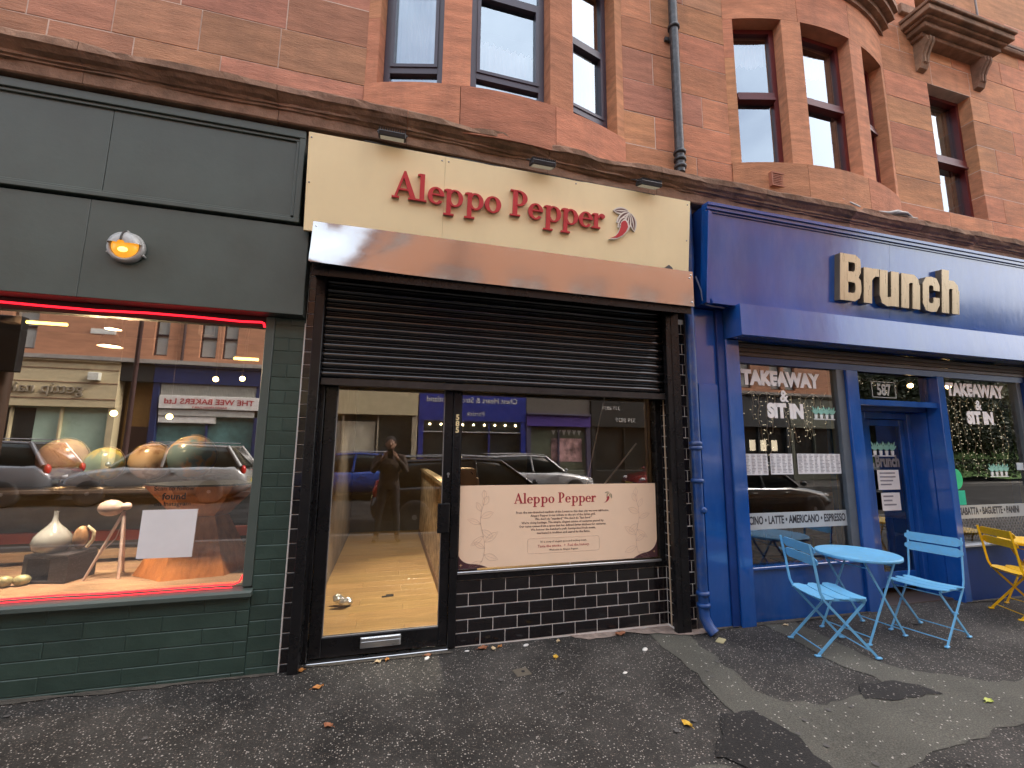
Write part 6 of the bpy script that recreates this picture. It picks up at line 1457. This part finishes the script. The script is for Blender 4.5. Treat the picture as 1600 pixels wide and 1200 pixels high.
for k in range(9000):
    p = Vector((rd.uniform(27, 75), rd.gauss(-14.1, .35), rd.uniform(.1, 1.15))); u = Vector((rd.gauss(0, 1), rd.gauss(0, 1), rd.gauss(0, 1))).normalized(); w = u.orthogonal().normalized(); s = rd.uniform(.05, .11); i = len(vs_); vs_ += [p-u*s, p+w*s*.6, p+u*s, p-w*s*.6]; fs_.append((i, i+1, i+2, i+3))
hg.add(vs_, fs_); tag(hg.build('park_hedge', LEAFM), 'long low leafy hedge along the park railing across the street', 'hedge')

# ------------------------------------------------------------------ the photographer, mirrored in the door
def person():
    b = MB()
    def ringloft(st):
        rings = [[(c[0]+rx*math.cos(2*math.pi*k/20), c[1]+ry*math.sin(2*math.pi*k/20), c[2]) for k in range(20)] for (c, rx, ry) in st]
        v = [p for r_ in rings for p in r_]; b.add(v, [[i*20+k, i*20+(k+1) % 20, (i+1)*20+(k+1) % 20, (i+1)*20+k] for i in range(len(rings)-1) for k in range(20)], True)
        b.add(rings[0], [list(range(20))[::-1]]); b.add(rings[-1], [list(range(20))])
    # trunk from crotch to neck, then the head
    ringloft([((0, 0, .84), .13, .10), ((0, 0, .92), .175, .125), ((0, 0, 1.02), .165, .12), ((0, .005, 1.12), .16, .12), ((0, .01, 1.26), .19, .13), ((0, .005, 1.36), .19, .115), ((0, 0, 1.41), .12, .085), ((0, .0, 1.44), .062, .06), ((0, .01, 1.51), .056, .058)])
    b.ball((0, .02, 1.60), .10, 20, 14, (.80, 1.0, 1.2)); b.ball((0, .055, 1.545), .06, 14, 10, (.8, .9, .7))
    b.tube([(0, .11, 1.61), (0, .135, 1.585), (0, .12, 1.572)], [.010, .017, .012], 8); b.tube([(-.025, .105, 1.545), (.025, .105, 1.545)], .011, 8)
    for s in (-1, 1):
        b.ball((s*.083, .01, 1.595), .03, 10, 8, (.4, .8, 1.1)); b.ball((s*.032, .105, 1.612), .014, 8, 6)
        b.tube([(s*.13, 0, 1.375), (s*.205, .01, 1.36), (s*.245, .05, 1.26), (s*.27, .09, 1.14)], [.07, .068, .056, .050], 14)
        b.tube([(s*.27, .09, 1.14), (s*.20, .17, 1.26), (s*.10, .27, 1.385)], [.050, .044, .030], 14)
        b.ball((s*.088, .30, 1.415), .045, 12, 8, (.55, .6, 1.0))
        for k in range(4): b.tube([(s*.085, .315, 1.40+.018*k), (s*.068, .338, 1.412+.019*k), (s*.036-.004*s*k, .352, 1.418+.019*k)], [.010, .0095, .008], 8)
        b.tube([(s*.08, .29, 1.43), (s*.052, .318, 1.45), (s*.03, .327, 1.462)], [.012, .011, .009], 8)
        b.tube([(s*.085, 0, .90), (s*.105, .01, .70), (s*.13, .025, .50), (s*.155, .0, .28), (s*.165, -.015, .09)], [.098, .088, .064, .058, .042], 16)
        b.tube([(s*.163, -.06, .045), (s*.17, .0, .055), (s*.185, .10, .04), (s*.192, .17, .032)], [.038, .045, .042, .03], 12)
    me = b.mesh('person', [M('dark_jacket', (.075, .055, .045), .8), M('dark_trousers', (.045, .04, .042), .8), M('skin', (.45, .26, .18), .6), M('shoes', (.02, .02, .02), .5)])
    o = bpy.data.objects.new('person', me); col.objects.link(o)
    rm = o.modifiers.new('weld', 'REMESH'); rm.mode = 'VOXEL'; rm.voxel_size = .009; rm.use_smooth_shade = True
    sm = o.modifiers.new('smooth', 'SMOOTH'); sm.factor = .5; sm.iterations = 3
    dg = bpy.context.evaluated_depsgraph_get(); m2 = bpy.data.meshes.new_from_object(o.evaluated_get(dg)); mats = list(me.materials); bpy.data.objects.remove(o)
    m2.materials.clear()
    for m_ in mats: m2.materials.append(m_)
    for p in m2.polygons:
        c = p.center; p.use_smooth = True
        p.material_index = 3 if c.z < .085 else (2 if (c.z > 1.435 and abs(c.x) < .14 and c.y < .2) or c.y > .262 else (1 if c.z < .90 else 0))
    o = link('person', m2); tag(o, 'person in dark jacket and trousers holding up a phone, mirrored in the door', 'person')
    MB().ball((0, -.008, 1.645), .103, 20, 12, (.90, 1.06, .92)).build('hair', M('dark_hair', (.02, .015, .012), .7), o)
    o.location = (.03, -4.04, 0)
    ph = thing('phone', 'black phone held up in both hands of the mirrored person', 'phone', (0, -3.68, 1.52), inplace=True); MB().box(-.01, .07, -3.695, -3.685, 1.36, 1.52, .004).build('body', M('phone_black', (.01, .01, .01), .3), ph)
person()
